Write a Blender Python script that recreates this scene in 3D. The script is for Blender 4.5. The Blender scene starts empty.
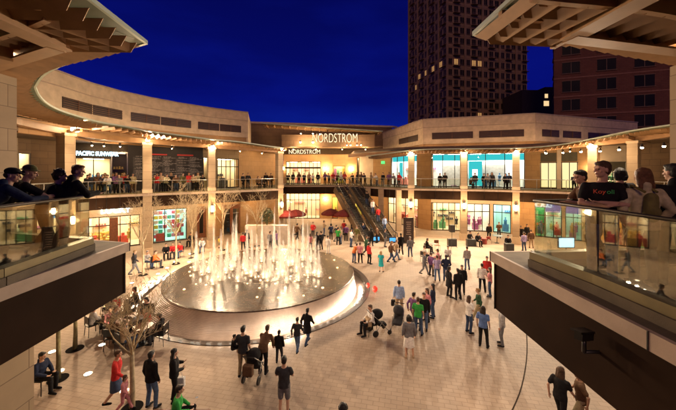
import bpy, bmesh, math, random
from mathutils import Vector, Matrix, noise as mnoise
R = math.radians
random.seed(7)
scene = bpy.context.scene
col = scene.collection

# ---------------------------------------------------------------- camera
F_PX, CX, HZ, CAMZ = 304.0, 338.0, 171.0, 7.2
cam_d = bpy.data.cameras.new('camera'); cam = bpy.data.objects.new('camera', cam_d); col.objects.link(cam)
cam.location = (0, 0, CAMZ); cam.rotation_euler = (R(90), 0, 0)
cam_d.sensor_width = 36; cam_d.lens = F_PX/676*36
cam_d.shift_y = -(205-HZ)/676
cam_d.clip_start = 0.05; cam_d.clip_end = 3000
scene.camera = cam

# ---------------------------------------------------------------- world: deep blue dusk sky
w = bpy.data.worlds.new('World'); scene.world = w; w.use_nodes = True
nt = w.node_tree; nt.nodes.clear()
def N(t, **k):
    n = nt.nodes.new(t)
    for a, b in k.items(): setattr(n, a, b)
    return n
out = N('ShaderNodeOutputWorld'); bg = N('ShaderNodeBackground')
sky = N('ShaderNodeTexSky', sky_type='NISHITA', sun_disc=False); sky.sun_elevation = R(-3); sky.sun_rotation = R(180)
sky.air_density = 1.0; sky.ozone_density = 4.0
tc = N('ShaderNodeTexCoord'); sep = N('ShaderNodeSeparateXYZ'); nt.links.new(tc.outputs['Generated'], sep.inputs[0])
ramp = N('ShaderNodeValToRGB'); nt.links.new(sep.outputs['Z'], ramp.inputs['Fac'])
e = ramp.color_ramp.elements
e[0].position = 0.0; e[0].color = (0.0028, 0.013, 0.200, 1)
e[1].position = 0.55; e[1].color = (0.0006, 0.0012, 0.052, 1)
m_ = e.new(0.22); m_.color = (0.0009, 0.0026, 0.100, 1)
nz = N('ShaderNodeTexNoise'); nz.inputs['Scale'].default_value = 3.2; nz.inputs['Detail'].default_value = 5; nz.inputs['Roughness'].default_value = .5
mp = N('ShaderNodeMapping'); mp.inputs['Scale'].default_value = (1, 1, 3.5)
nt.links.new(tc.outputs['Generated'], mp.inputs[0]); nt.links.new(mp.outputs[0], nz.inputs['Vector'])
r2 = N('ShaderNodeValToRGB'); nt.links.new(nz.outputs['Fac'], r2.inputs['Fac'])
r2.color_ramp.elements[0].position = .38; r2.color_ramp.elements[0].color = (.78, .80, .84, 1)
r2.color_ramp.elements[1].position = .66; r2.color_ramp.elements[1].color = (1.10, 1.22, 1.12, 1)
mx = N('ShaderNodeMixRGB', blend_type='MULTIPLY'); mx.inputs[0].default_value = 1
nt.links.new(ramp.outputs[0], mx.inputs[1]); nt.links.new(r2.outputs[0], mx.inputs[2])
mx2 = N('ShaderNodeMixRGB', blend_type='ADD'); mx2.inputs[0].default_value = 0.02
nt.links.new(mx.outputs[0], mx2.inputs[1]); nt.links.new(sky.outputs[0], mx2.inputs[2])
nt.links.new(mx2.outputs[0], bg.inputs[0]); bg.inputs[1].default_value = 1.2
nt.links.new(bg.outputs[0], out.inputs[0])

# faint afterglow: weak warm sun added to lift the towers and parapets
sd = bpy.data.lights.new('sun', 'SUN'); sd.energy = 0.45; sd.angle = R(20); sd.color = (1, .55, .3)
sun = bpy.data.objects.new('sun', sd); col.objects.link(sun); sun.rotation_euler = (R(62), 0, R(-20))

vs = scene.view_settings
vs.view_transform = 'Standard'; vs.look = 'None'; vs.exposure = 0.45; vs.gamma = 1; vs.use_curve_mapping = False
cy = scene.cycles
cy.use_denoising = True
try: cy.denoiser = 'OPENIMAGEDENOISE'
except Exception: pass
cy.max_bounces = 8; cy.diffuse_bounces = 3; cy.glossy_bounces = 3; cy.transmission_bounces = 4; cy.transparent_max_bounces = 16
cy.sample_clamp_indirect = 4; cy.sample_clamp_direct = 0; cy.caustics_reflective = False; cy.caustics_refractive = False
cy.use_adaptive_sampling = True; cy.adaptive_threshold = 0.015

# ---------------------------------------------------------------- materials
MC = {}
def mat(name, c, rough=.6, var=.12, scale=3.0, metal=0, bump=.0, spec=.4, emit=None, es=0, coord='Object', bscale=None):
    if name in MC: return MC[name]
    m = bpy.data.materials.new(name); m.use_nodes = True; t = m.node_tree; t.nodes.clear()
    o = t.nodes.new('ShaderNodeOutputMaterial'); b = t.nodes.new('ShaderNodeBsdfPrincipled')
    t.links.new(b.outputs[0], o.inputs[0])
    b.inputs['Base Color'].default_value = (*c, 1); b.inputs['Roughness'].default_value = rough
    b.inputs['Metallic'].default_value = metal; b.inputs['Specular IOR Level'].default_value = spec
    if emit: b.inputs['Emission Color'].default_value = (*emit, 1); b.inputs['Emission Strength'].default_value = es
    if var or bump:
        tc = t.nodes.new('ShaderNodeTexCoord'); n = t.nodes.new('ShaderNodeTexNoise')
        n.inputs['Scale'].default_value = scale; n.inputs['Detail'].default_value = 6
        t.links.new(tc.outputs[coord], n.inputs['Vector'])
        if var:
            r = t.nodes.new('ShaderNodeValToRGB'); t.links.new(n.outputs['Fac'], r.inputs[0])
            r.color_ramp.elements[0].position = .3; r.color_ramp.elements[1].position = .7
            r.color_ramp.elements[0].color = (*[max(0, x*(1-var*1.4)) for x in c], 1)
            r.color_ramp.elements[1].color = (*[min(1, x*(1+var)) for x in c], 1)
            t.links.new(r.outputs[0], b.inputs['Base Color'])
        if bump:
            n2 = t.nodes.new('ShaderNodeTexNoise'); n2.inputs['Scale'].default_value = bscale or scale*12; n2.inputs['Detail'].default_value = 4
            t.links.new(tc.outputs[coord], n2.inputs['Vector'])
            bp = t.nodes.new('ShaderNodeBump'); bp.inputs['Strength'].default_value = bump; bp.inputs['Distance'].default_value = .02
            t.links.new(n2.outputs['Fac'], bp.inputs['Height']); t.links.new(bp.outputs[0], b.inputs['Normal'])
    MC[name] = m; return m
def brickmat(name, c1, c2, cm, bw, bh, mortar=.012, rough=.7, coord='UV', bump=.3, offset=.5, var=.2, nscale=.35, spec=.35, rot=0, squash=1):
    if name in MC: return MC[name]
    m = bpy.data.materials.new(name); m.use_nodes = True; t = m.node_tree; t.nodes.clear()
    o = t.nodes.new('ShaderNodeOutputMaterial'); b = t.nodes.new('ShaderNodeBsdfPrincipled'); t.links.new(b.outputs[0], o.inputs[0])
    b.inputs['Roughness'].default_value = rough; b.inputs['Specular IOR Level'].default_value = spec
    tc = t.nodes.new('ShaderNodeTexCoord'); mpn = t.nodes.new('ShaderNodeMapping'); mpn.inputs['Rotation'].default_value = (0, 0, rot)
    t.links.new(tc.outputs[coord], mpn.inputs[0])
    br = t.nodes.new('ShaderNodeTexBrick'); br.offset = offset; br.inputs['Scale'].default_value = 1
    br.inputs['Brick Width'].default_value = bw; br.inputs['Row Height'].default_value = bh
    br.inputs['Mortar Size'].default_value = mortar; br.inputs['Mortar Smooth'].default_value = .1; br.inputs['Bias'].default_value = 0
    br.inputs['Color1'].default_value = (*c1, 1); br.inputs['Color2'].default_value = (*c2, 1); br.inputs['Mortar'].default_value = (*cm, 1)
    t.links.new(mpn.outputs[0], br.inputs['Vector'])
    n = t.nodes.new('ShaderNodeTexNoise'); n.inputs['Scale'].default_value = nscale; n.inputs['Detail'].default_value = 8; n.inputs['Roughness'].default_value = .65
    t.links.new(tc.outputs[coord], n.inputs['Vector'])
    r = t.nodes.new('ShaderNodeValToRGB'); r.color_ramp.elements[0].position = .3; r.color_ramp.elements[1].position = .72
    r.color_ramp.elements[0].color = (1-var*1.5,)*3+(1,); r.color_ramp.elements[1].color = (1+var*.5,)*3+(1,)
    t.links.new(n.outputs['Fac'], r.inputs[0])
    mm = t.nodes.new('ShaderNodeMixRGB'); mm.blend_type = 'MULTIPLY'; mm.inputs[0].default_value = 1
    t.links.new(br.outputs['Color'], mm.inputs[1]); t.links.new(r.outputs[0], mm.inputs[2]); t.links.new(mm.outputs[0], b.inputs['Base Color'])
    rr = t.nodes.new('ShaderNodeMapRange'); rr.inputs['To Min'].default_value = rough-.12; rr.inputs['To Max'].default_value = rough+.12
    t.links.new(n.outputs['Fac'], rr.inputs['Value']); t.links.new(rr.outputs[0], b.inputs['Roughness'])
    bp = t.nodes.new('ShaderNodeBump'); bp.inputs['Strength'].default_value = bump; bp.inputs['Distance'].default_value = .01; bp.invert = True
    t.links.new(br.outputs['Fac'], bp.inputs['Height']); t.links.new(bp.outputs[0], b.inputs['Normal'])
    MC[name] = m; return m
def glassmat(name, tint=(.86, .93, .88), refl=1.0, fr=1.5):
    if name in MC: return MC[name]
    m = bpy.data.materials.new(name); m.use_nodes = True; t = m.node_tree; t.nodes.clear()
    o = t.nodes.new('ShaderNodeOutputMaterial'); a = t.nodes.new('ShaderNodeBsdfTransparent'); g = t.nodes.new('ShaderNodeBsdfGlossy')
    a.inputs[0].default_value = (*tint, 1); g.inputs['Roughness'].default_value = .02
    f = t.nodes.new('ShaderNodeFresnel'); f.inputs[0].default_value = fr
    mu = t.nodes.new('ShaderNodeMath'); mu.operation = 'MULTIPLY'; mu.inputs[1].default_value = refl; t.links.new(f.outputs[0], mu.inputs[0])
    x = t.nodes.new('ShaderNodeMixShader'); t.links.new(mu.outputs[0], x.inputs[0]); t.links.new(a.outputs[0], x.inputs[1]); t.links.new(g.outputs[0], x.inputs[2])
    t.links.new(x.outputs[0], o.inputs[0]); MC[name] = m; return m
def emat(name, c, s):
    if name in MC: return MC[name]
    m = bpy.data.materials.new(name); m.use_nodes = True; t = m.node_tree; t.nodes.clear()
    o = t.nodes.new('ShaderNodeOutputMaterial'); g = t.nodes.new('ShaderNodeEmission'); g.inputs[0].default_value = (*c, 1); g.inputs[1].default_value = s
    t.links.new(g.outputs[0], o.inputs[0]); MC[name] = m; return m

STONE = brickmat('stone_cladding', (.40, .30, .19), (.36, .265, .165), (.20, .14, .09), 1.3, .65, .010, .75)
STONE_DK = brickmat('stone_cladding_brown', (.22, .135, .07), (.19, .115, .06), (.10, .06, .035), 1.1, .55, .012, .75)
STONE_OR = brickmat('stone_cladding_orange', (.46, .27, .12), (.42, .24, .10), (.25, .14, .07), 1.2, .6, .010, .7)
CREAM = mat('cream_render', (.62, .50, .36), .7, .07, 1.5)
CONC = mat('precast_concrete', (.56, .43, .28), .8, .12, 2.0, bump=.15)
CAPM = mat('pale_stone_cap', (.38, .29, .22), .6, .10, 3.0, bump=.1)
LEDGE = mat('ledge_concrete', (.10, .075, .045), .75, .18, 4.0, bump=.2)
FASC = mat('bronze_fascia_panel', (.028, .015, .009), .75, .18, 1.2, spec=.04)
DKMET = mat('dark_bronze_metal', (.035, .026, .018), .4, .1, 5, metal=.6)
BLACK = mat('black_metal', (.012, .011, .010), .35, .1, 5, spec=.5)
STEEL = mat('brushed_steel', (.42, .40, .37), .3, .1, 9, metal=.9)
CANSTEEL = mat('painted_canopy_steel', (.34, .185, .08), .5, .10, 2.5, bump=.05)
SLATM = mat('canopy_slat_paint', (.31, .175, .08), .5, .12, 3.0)
GLROOF = mat('frosted_canopy_glass', (.13, .17, .11), .35, .08, 1.5)
CHANNEL = mat('olive_channel', (.14, .11, .045), .4, .12, 4, metal=.3)
WOOD = mat('varnished_wood', (.16, .055, .02), .35, .2, 6)
GLASS = glassmat('shop_glass', (.93, .95, .93), .6)
RAILG = glassmat('rail_glass', (.95, .96, .90), .38)
DARKGL = mat('dark_window_glass', (.014, .012, .009), .35, .3, .3, spec=.15)
LOUV = mat('louvre_dark', (.13, .06, .03), .6, .1, 3)
LAMPW = emat('lamp_warm', (1, .74, .42), 45)
LANT = emat('lantern_glow', (1, .72, .38), 28)
CEILW = emat('shop_ceiling_light_warm', (1, .85, .62), 12)
CEILC = emat('shop_ceiling_light_cool', (.75, 1, .92), 8)
CEILD = emat('shop_ceiling_light_dim', (1, .75, .45), 2.2)
TEAL = emat('teal_light_panel', (.05, .62, .66), .75)
NOZ = emat('nozzle_lamp', (1, .60, .24), 6)

# a side scene used only to evaluate modifiers and text quickly
TMPS = bpy.data.scenes.new('workbench'); TRASH = []
def evalmesh(o):
    TMPS.collection.objects.link(o); vl = TMPS.view_layers[0]; vl.update(); dg = vl.depsgraph; dg.update()
    me = bpy.data.meshes.new_from_object(o.evaluated_get(dg)); TMPS.collection.objects.unlink(o); return me
# ---------------------------------------------------------------- mesh builder
class MB:
    def __init__(s): s.v = []; s.f = []; s.uv = {}
    def quad(s, pts, uvs=None):
        b = len(s.v); s.v += [tuple(p) for p in pts]; s.f.append(tuple(range(b, b+len(pts))))
        if uvs: s.uv[len(s.f)-1] = uvs
        return s
    def box(s, c, d, rz=0, M=None):
        x, y, z = d[0]/2, d[1]/2, d[2]/2
        T = Matrix.Translation(Vector(c)) @ (M if M is not None else Matrix.Rotation(rz, 4, 'Z'))
        p = [T @ Vector(q) for q in ((-x,-y,-z),(x,-y,-z),(x,y,-z),(-x,y,-z),(-x,-y,z),(x,-y,z),(x,y,z),(-x,y,z))]
        b = len(s.v); s.v += [tuple(q) for q in p]
        for k, f in enumerate(((0,3,2,1),(4,5,6,7),(0,1,5,4),(1,2,6,5),(2,3,7,6),(3,0,4,7))):
            s.f.append(tuple(b+i for i in f))
            if k >= 2:
                w_ = d[0] if k in (2, 4) else d[1]
                s.uv[len(s.f)-1] = [(0, c[2]-z), (w_, c[2]-z), (w_, c[2]+z), (0, c[2]+z)]
        return s
    def bar(s, a, b_, wd, ht, up=(0,0,1), chamf=0):
        a = Vector(a); b_ = Vector(b_); d = (b_-a); L = d.length
        if L < 1e-6: return s
        d.normalize(); upv = Vector(up); sd_ = d.cross(upv)
        if sd_.length < 1e-4: sd_ = d.cross(Vector((1,0,0)))
        sd_.normalize(); u = sd_.cross(d)
        b0 = len(s.v)
        for p, k in ((a, 0), (b_, 1)):
            for sx, sz in ((-1,-1),(1,-1),(1,1),(-1,1)):
                q = p + sd_*sx*wd/2 + u*sz*ht/2
                if k and chamf and sx > 0: q -= d*chamf
                s.v.append(tuple(q))
        for f in ((0,3,2,1),(4,5,6,7),(0,1,5,4),(1,2,6,5),(2,3,7,6),(3,0,4,7)): s.f.append(tuple(b0+i for i in f))
        return s
    def tube(s, pts, rad, n=8, caps=True):
        pts = [Vector(p) for p in pts]
        if not hasattr(rad, '__len__'): rad = [rad]*len(pts)
        b0 = len(s.v); ref = Vector((0.13, 0.21, 0.97))
        for i, p in enumerate(pts):
            t = (pts[min(i+1, len(pts)-1)]-pts[max(i-1, 0)])
            t = t.normalized() if t.length > 1e-9 else Vector((0,0,1))
            if abs(t.dot(ref)) > .95: rf = Vector((1,.1,0))
            else: rf = ref
            a = t.cross(rf).normalized(); b = t.cross(a)
            for k in range(n):
                th = 2*math.pi*k/n
                s.v.append(tuple(p + (a*math.cos(th)+b*math.sin(th))*rad[i]))
        for i in range(len(pts)-1):
            for k in range(n):
                k2 = (k+1) % n
                s.f.append((b0+i*n+k, b0+i*n+k2, b0+(i+1)*n+k2, b0+(i+1)*n+k))
        if caps:
            s.f.append(tuple(b0+k for k in range(n))[::-1]); s.f.append(tuple(b0+(len(pts)-1)*n+k for k in range(n)))
        return s
    def lathe(s, prof, c=(0,0,0), n=20, caps=True):
        b0 = len(s.v)
        for r_, z in prof:
            for k in range(n):
                th = 2*math.pi*k/n; s.v.append((c[0]+r_*math.cos(th), c[1]+r_*math.sin(th), c[2]+z))
        m = len(prof)
        for i in range(m-1):
            for k in range(n):
                k2 = (k+1) % n
                s.f.append((b0+i*n+k, b0+i*n+k2, b0+(i+1)*n+k2, b0+(i+1)*n+k))
        if caps and prof[0][0] > 1e-4: s.f.append(tuple(b0+k for k in range(n))[::-1])
        if caps and prof[-1][0] > 1e-4: s.f.append(tuple(b0+(m-1)*n+k for k in range(n)))
        return s
    def ball(s, c, r_, n=10, m=7):
        if not hasattr(r_, '__len__'): r_ = (r_,)*3
        b0 = len(s.v)
        for i in range(m+1):
            ph = math.pi*i/m
            for k in range(n):
                th = 2*math.pi*k/n
                s.v.append((c[0]+r_[0]*math.sin(ph)*math.cos(th), c[1]+r_[1]*math.sin(ph)*math.sin(th), c[2]-r_[2]*math.cos(ph)))
        for i in range(m):
            for k in range(n):
                k2 = (k+1) % n
                s.f.append((b0+i*n+k, b0+i*n+k2, b0+(i+1)*n+k2, b0+(i+1)*n+k))
        return s
    def prism(s, poly, z0, z1):
        n = len(poly); b0 = len(s.v)
        s.v += [(p[0], p[1], z0) for p in poly]+[(p[0], p[1], z1) for p in poly]
        s.f.append(tuple(b0+i for i in range(n))[::-1]); s.f.append(tuple(b0+n+i for i in range(n)))
        for i in range(n):
            j = (i+1) % n; s.f.append((b0+i, b0+j, b0+n+j, b0+n+i))
            L = math.hypot(poly[j][0]-poly[i][0], poly[j][1]-poly[i][1])
            s.uv[len(s.f)-1] = [(0, z0), (L, z0), (L, z1), (0, z1)]
        return s
    def strip(s, A, B, z0a, z0b=None, th=None):
        """closed ring-sector solid between path A and path B (same count) ; z may be lists: bottom, top"""
        n = len(A); zt = z0a if hasattr(z0a, '__len__') else [z0a]*n; t_ = th
        b0 = len(s.v)
        for i in range(n):
            s.v += [(A[i][0], A[i][1], zt[i]), (B[i][0], B[i][1], zt[i]), (B[i][0], B[i][1], zt[i]-t_), (A[i][0], A[i][1], zt[i]-t_)]
        acc = 0
        for i in range(n-1):
            L = math.hypot(A[i+1][0]-A[i][0], A[i+1][1]-A[i][1]); a = b0+4*i; c = a+4
            for k in range(4):
                k2 = (k+1) % 4
                s.f.append((a+k, a+k2, c+k2, c+k))
                s.uv[len(s.f)-1] = [(acc, -k*.7), (acc, -k*.7-t_), (acc+L, -k*.7-t_), (acc+L, -k*.7)] if k != 3 else [(acc, zt[i]-t_), (acc, zt[i]), (acc+L, zt[i+1]), (acc+L, zt[i+1]-t_)]
            acc += L
        s.f.append((b0, b0+3, b0+2, b0+1)); e_ = b0+4*(n-1); s.f.append((e_, e_+1, e_+2, e_+3))
        return s
    def mesh(s, name):
        me = bpy.data.meshes.new(name); me.from_pydata(s.v, [], s.f)
        if s.uv:
            ul = me.uv_layers.new(name='UVMap')
            for i, p in enumerate(me.polygons):
                u = s.uv.get(i)
                for k, li in enumerate(p.loop_indices):
                    if u and k < len(u): ul.data[li].uv = u[k]
                    else:
                        v = s.v[s.f[i][k]]; ul.data[li].uv = (v[0]+v[1], v[2]) if abs(p.normal.z) < .7 else (v[0], v[1])
        me.update(); return me
    def build(s, name, m, parent=None, smooth=False, fixn=True):
        me = s.mesh(name); me.materials.append(m)
        if fixn:
            bm = bmesh.new(); bm.from_mesh(me); bmesh.ops.recalc_face_normals(bm, faces=bm.faces); bm.to_mesh(me); bm.free()
        if smooth:
            for p in me.polygons: p.use_smooth = True
        o = bpy.data.objects.new(name, me); col.objects.link(o)
        if parent is not None: o.parent = parent
        return o
def tag(o, label=None, cat=None, group=None, kind=None):
    if label: o['label'] = label
    if cat: o['category'] = cat
    if group: o['group'] = group
    if kind: o['kind'] = kind
    return o
def empty(name, loc=(0,0,0), rz=0, label=None, cat=None, group=None):
    o = bpy.data.objects.new(name, None); col.objects.link(o); o.location = loc; o.rotation_euler = (0, 0, rz)
    return tag(o, label, cat, group)
def light(name, typ, loc, power, color=(1,.74,.44), size=.1, parent=None, rot=None, spot=None, blend=.6):
    d = bpy.data.lights.new(name, typ); d.energy = power; d.color = color
    if typ in ('POINT', 'SPOT'): d.shadow_soft_size = size
    if typ == 'AREA': d.size = size
    if spot: d.spot_size = R(spot); d.spot_blend = blend
    o = bpy.data.objects.new(name, d); col.objects.link(o); o.location = loc
    if rot is not None: o.rotation_euler = rot
    if parent is not None: o.parent = parent
    return o
def aim(o, target):
    d = Vector(target)-o.location; o.rotation_euler = d.to_track_quat('-Z', 'Y').to_euler()
def textobj(name, s, loc, size, m, parent=None, dirx=(1,0,0), depth=.02, align='CENTER', bold=0, up=(0,0,1), sx=1.0):
    c = bpy.data.curves.new(name, 'FONT'); c.body = s; c.size = size; c.extrude = depth; c.align_x = align; c.align_y = 'CENTER'; c.offset = bold
    o = bpy.data.objects.new(name, c); col.objects.link(o)
    x = Vector(dirx).normalized(); z = Vector(up).normalized(); n = x.cross(z).normalized(); z = n.cross(x)
    # text local: x right, y up, z toward viewer
    Mx = Matrix(((x.x*sx, z.x, n.x, loc[0]), (x.y*sx, z.y, n.y, loc[1]), (x.z*sx, z.z, n.z, loc[2]), (0,0,0,1)))
    col.objects.unlink(o); me = evalmesh(o)
    TRASH.append(o); me.transform(Mx); me.materials.clear(); me.materials.append(m)
    q = bpy.data.objects.new(name, me); col.objects.link(q)
    if parent is not None: q.parent = parent
    return q
def WP(px, py, Y): return Vector(((px-CX)/F_PX*Y, Y, CAMZ-(py-HZ)/F_PX*Y))
def G(px, py, z=0):
    Y = (CAMZ-z)*F_PX/(py-HZ); return Vector(((px-CX)/F_PX*Y, Y, z))
def hit(px, poly):
    k = (px-CX)/F_PX; best = None
    for a, b in zip(poly[:-1], poly[1:]):
        fa = a[0]-k*a[1]; fb = b[0]-k*b[1]
        if (fa <= 0 <= fb) or (fb <= 0 <= fa):
            t = 0 if fa == fb else fa/(fa-fb)
            p = (a[0]+(b[0]-a[0])*t, a[1]+(b[1]-a[1])*t, 0.0)
            if p[1] > 0 and (best is None or p[1] > best[1]): best = p
    return best
def resample(poly, step):
    out_ = [tuple(poly[0])]
    for a, b in zip(poly[:-1], poly[1:]):
        L = math.dist(a, b); n = max(1, int(round(L/step)))
        for i in range(1, n+1): out_.append(tuple(a[k]+(b[k]-a[k])*i/n for k in range(len(a))))
    return out_
def smoothp(poly, it=2):
    p = [tuple(q) for q in poly]
    for _ in range(it):
        o = [p[0]]
        for a, b in zip(p[:-1], p[1:]):
            o.append(tuple(.75*x+.25*y for x, y in zip(a, b))); o.append(tuple(.25*x+.75*y for x, y in zip(a, b)))
        o.append(p[-1]); p = o
    return p
def offset(poly, d):
    out_ = []
    for i in range(len(poly)):
        a = Vector(poly[max(i-1, 0)][:2]); b = Vector(poly[min(i+1, len(poly)-1)][:2]); t = (b-a)
        t = t.normalized() if t.length > 1e-9 else Vector((1,0)); n = Vector((-t.y, t.x))
        out_.append((poly[i][0]+n.x*d, poly[i][1]+n.y*d)+tuple(poly[i][2:]))
    return out_
# ---------------------------------------------------------------- ground
FC = (-4.9, 19.4); MOAT_R = 6.62
def ground():
    mb = MB(); n = 128; rings = [MOAT_R, 7.6, 12, 30, 90, 400, 2500]
    for r_ in rings:
        for k in range(n):
            th = 2*math.pi*k/n; mb.v.append((FC[0]+r_*math.cos(th), FC[1]+r_*math.sin(th), 0))
    for i in range(len(rings)-1):
        for k in range(n):
            k2 = (k+1) % n; mb.f.append((i*n+k, i*n+k2, (i+1)*n+k2, (i+1)*n+k))
    m = brickmat('plaza_pavers', (.50, .38, .275), (.445, .335, .24), (.34, .25, .175), .36, .18, .010, .62, coord='Object', bump=.2, var=.22, nscale=.33, spec=.3, rot=R(12))
    o = mb.build('plaza_paving', m); tag(o, kind='structure')
    t = m.node_tree; b = [n_ for n_ in t.nodes if n_.type == 'BSDF_PRINCIPLED'][0]; src = b.inputs['Base Color'].links[0].from_socket
    tcc = [n_ for n_ in t.nodes if n_.type == 'TEX_COORD'][0]
    for sc, lo, hi, dk in ((.11, .38, .62, .80), (1.7, .60, .70, .84), (4.5, .68, .74, .75)):
        n2 = t.nodes.new('ShaderNodeTexNoise'); n2.inputs['Scale'].default_value = sc; n2.inputs['Detail'].default_value = 7; n2.inputs['Roughness'].default_value = .7; t.links.new(tcc.outputs['Object'], n2.inputs['Vector'])
        r = t.nodes.new('ShaderNodeValToRGB'); r.color_ramp.elements[0].position = lo; r.color_ramp.elements[1].position = hi
        first, second = ((dk,)*3+(1,), (1,1,1,1)) if sc < 1 else ((1,1,1,1), (dk, dk*.97, dk*.94, 1))
        r.color_ramp.elements[0].color = first; r.color_ramp.elements[1].color = second; t.links.new(n2.outputs['Fac'], r.inputs[0])
        mx_ = t.nodes.new('ShaderNodeMixRGB'); mx_.blend_type = 'MULTIPLY'; mx_.inputs[0].default_value = 1; t.links.new(src, mx_.inputs[1]); t.links.new(r.outputs[0], mx_.inputs[2]); src = mx_.outputs[0]
    t.links.new(src, b.inputs['Base Color'])
    for p in o.data.polygons:
        if p.normal.z < 0: o.data.flip_normals(); break
ground()
# curved drain slot in the paving at the right
mb = MB(); pts = [G(519, 300, 0), G(525, 318, 0), G(528, 350, 0), G(523, 385, 0), G(512, 412, 0), G(490, 450, 0)]
pts = smoothp([(p.x, p.y) for p in pts], 2); a_ = offset(pts, .02); b_ = offset(pts, -.02)
for i in range(len(pts)-1): mb.quad([(*a_[i], .004), (*b_[i], .004), (*b_[i+1], .004), (*a_[i+1], .004)])
tag(mb.build('paving_drain_line', mat('drain_slot', (.05,.035,.025), .9, .1, spec=.1)), kind='structure')

# ---------------------------------------------------------------- paths
def sm(path, i0, i1, it=2): return path[:i0]+smoothp(path[i0:i1+1], it)+path[i1+1:]
EL0 = [(-4.50,-3,5.6),(-4.66,6.8,5.6),(-8,7.7,5.6),(-12,9.8,5.5),(-15.5,12.8,5.4),(-18,16.5,5.3),(-19.2,20.5,5.3),(-19.1,22.4,5.3),(-18.2,23.9,5.3),(-14,26.9,5.3),(-8.8,30.4,5.3),(-6,33,5.3)]
FL0 = [(-14,-3),(-14,0),(-17,2),(-20,5),(-22.5,9),(-24,14),(-24.6,20),(-24,24),(-23,27),(-18.5,30),(-11.5,35),(-7.6,46)]
ER0 = [(1.2,40,5.3),(3,37.5,5.3),(5.5,34.5,5.3),(7.7,32.6,5.3),(14.6,31.2,5.3),(18.4,29.2,5.3),(22,26.5,5.3),(24.5,22,5.3),(25.3,17,5.3),(23,12,5.4),(18,8.2,5.5),(11,6.6,5.6),(3.03,6.05,5.6),(3.22,-3,5.6)]
FR0 = [(1.4,46),(4,45),(7,43),(11,37),(18,36),(22.5,33),(27.5,29),(30.5,23),(31,16),(29,10),(24,3),(18,0),(13,-1),(13,-3)]
EC0 = [(-7.3,40,5.3),(1.2,40,5.3)]; FC0 = [(-7.6,46),(1.4,46)]
FL0 = [(*p, 0) for p in FL0]; FR0 = [(*p, 0) for p in FR0]; FC0 = [(*p, 0) for p in FC0]
EL = sm(EL0, 1, 11)[:]; FL = sm(FL0, 1, 11)
EL = [EL0[0], EL0[1]]+smoothp(EL0[2:], 2); FL = [FL0[0], FL0[1]]+smoothp(FL0[2:], 2)
ER = smoothp(ER0[:12], 2)+ER0[12:]; FR = smoothp(FR0[:12], 2)+FR0[12:]
def walkway(E, F, near=False):
    z = [p[2] for p in E]
    base = [(p[0]*1, p[1]) for p in E]
    off = lambda d: offset(E, d)
    def fix(d):   # offset that keeps sharp corners honest
        o = off(d); return o
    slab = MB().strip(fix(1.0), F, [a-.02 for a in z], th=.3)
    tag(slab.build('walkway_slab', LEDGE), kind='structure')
    tag(MB().strip(fix(.5), F, [a-1.0 for a in z], th=.08).build('walkway_soffit', CREAM), kind='structure')
walkway(EL, FL); walkway(EC0, FC0); walkway(ER, FR)

def edge(name, E, label, group='fascia edges of the upper walkway'):
    t = empty(name, (0,0,0), label=label, cat='walkway edge', group=group)
    z = [p[2] for p in E]
    MB().strip(E, offset(E, .07), z, th=.19).build('edge_cap', CAPM, t)
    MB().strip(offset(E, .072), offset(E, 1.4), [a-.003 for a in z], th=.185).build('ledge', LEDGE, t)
    MB().strip(offset(E, .09), offset(E, .17), [a-.19 for a in z], th=.92).build('fascia', FASC, t)
    # panel joints on the fascia
    mb = MB(); pts = resample(E, 3.2)
    for i in range(1, len(pts)-1):
        a = Vector(pts[i-1][:2]); b = Vector(pts[i+1][:2]); tt = (b-a).normalized(); n = Vector((-tt.y, tt.x))
        c = Vector(pts[i][:2])+n*.086; mb.box((c.x, c.y, pts[i][2]-.65), (.02, .02, .915), math.atan2(tt.y, tt.x))
        c = Vector(pts[i][:2])+n*.0; mb.box((c.x, c.y, pts[i][2]-.093), (.012, .02, .192), math.atan2(tt.y, tt.x))
    mb.build('joint', BLACK, t)
    return t
edge('walkway_edge', EL, 'dark bronze fascia with pale stone cap along the left upper walkway')
edge('walkway_edge', [(-6.0,33,5.3),(-7.3,40,5.3),(1.2,40,5.3)], 'dark fascia of the recessed balcony below the department store entrance')
edge('walkway_edge', ER, 'dark bronze fascia with pale stone cap along the right upper walkway')

# ---------------------------------------------------------------- railings
def railing(name, pts, label, h=1.08, off=.0, step=1.6, lift=0.0, group='glass railings of the upper walkway', near=False):
    """pts: (x, y, floorz) path of the glass"""
    t = empty(name, (0,0,0), label=label, cat='railing', group=group)
    rp = resample(pts, step); hr = MB(); ch = MB()
    hr.tube([(p[0], p[1], p[2]+h) for p in pts], .024 if near else .028, 10)
    for a, b in zip(pts[:-1], pts[1:]): ch.bar((a[0], a[1], a[2]+lift+.05), (b[0], b[1], b[2]+lift+.05), .09 if not near else .16, .11 if not near else .15)
    hr.build('handrail', STEEL if not near else DKMET, t, smooth=True); ch.build('base_channel', CHANNEL, t)
    for i, (a, b) in enumerate(zip(rp[:-1], rp[1:])):
        A = Vector((a[0], a[1], a[2]+lift+.10)); B = Vector((b[0], b[1], b[2]+lift+.10)); d = (B-A).normalized()*.012
        A1, B1 = A+d, B-d; up = Vector((0, 0, h-lift-.125))
        n = Vector((-d.y, d.x, 0)).normalized()*.006
        m = MB(); m.prism([(A1.x+n.x, A1.y+n.y), (B1.x+n.x, B1.y+n.y), (B1.x-n.x, B1.y-n.y), (A1.x-n.x, A1.y-n.y)], A1.z, A1.z+up.z)
        m.build('glass_panel', RAILG, t)
        if not near:
            MB().box((a[0], a[1], a[2]+h/2), (.035, .035, h)).build('post', STEEL, t)
    return t
def rail_path(E, i0=0, i1=None, d=.22): 
    return offset(E, d)[i0:i1]
ELr = [p for p in rail_path(EL) ]; 
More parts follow.
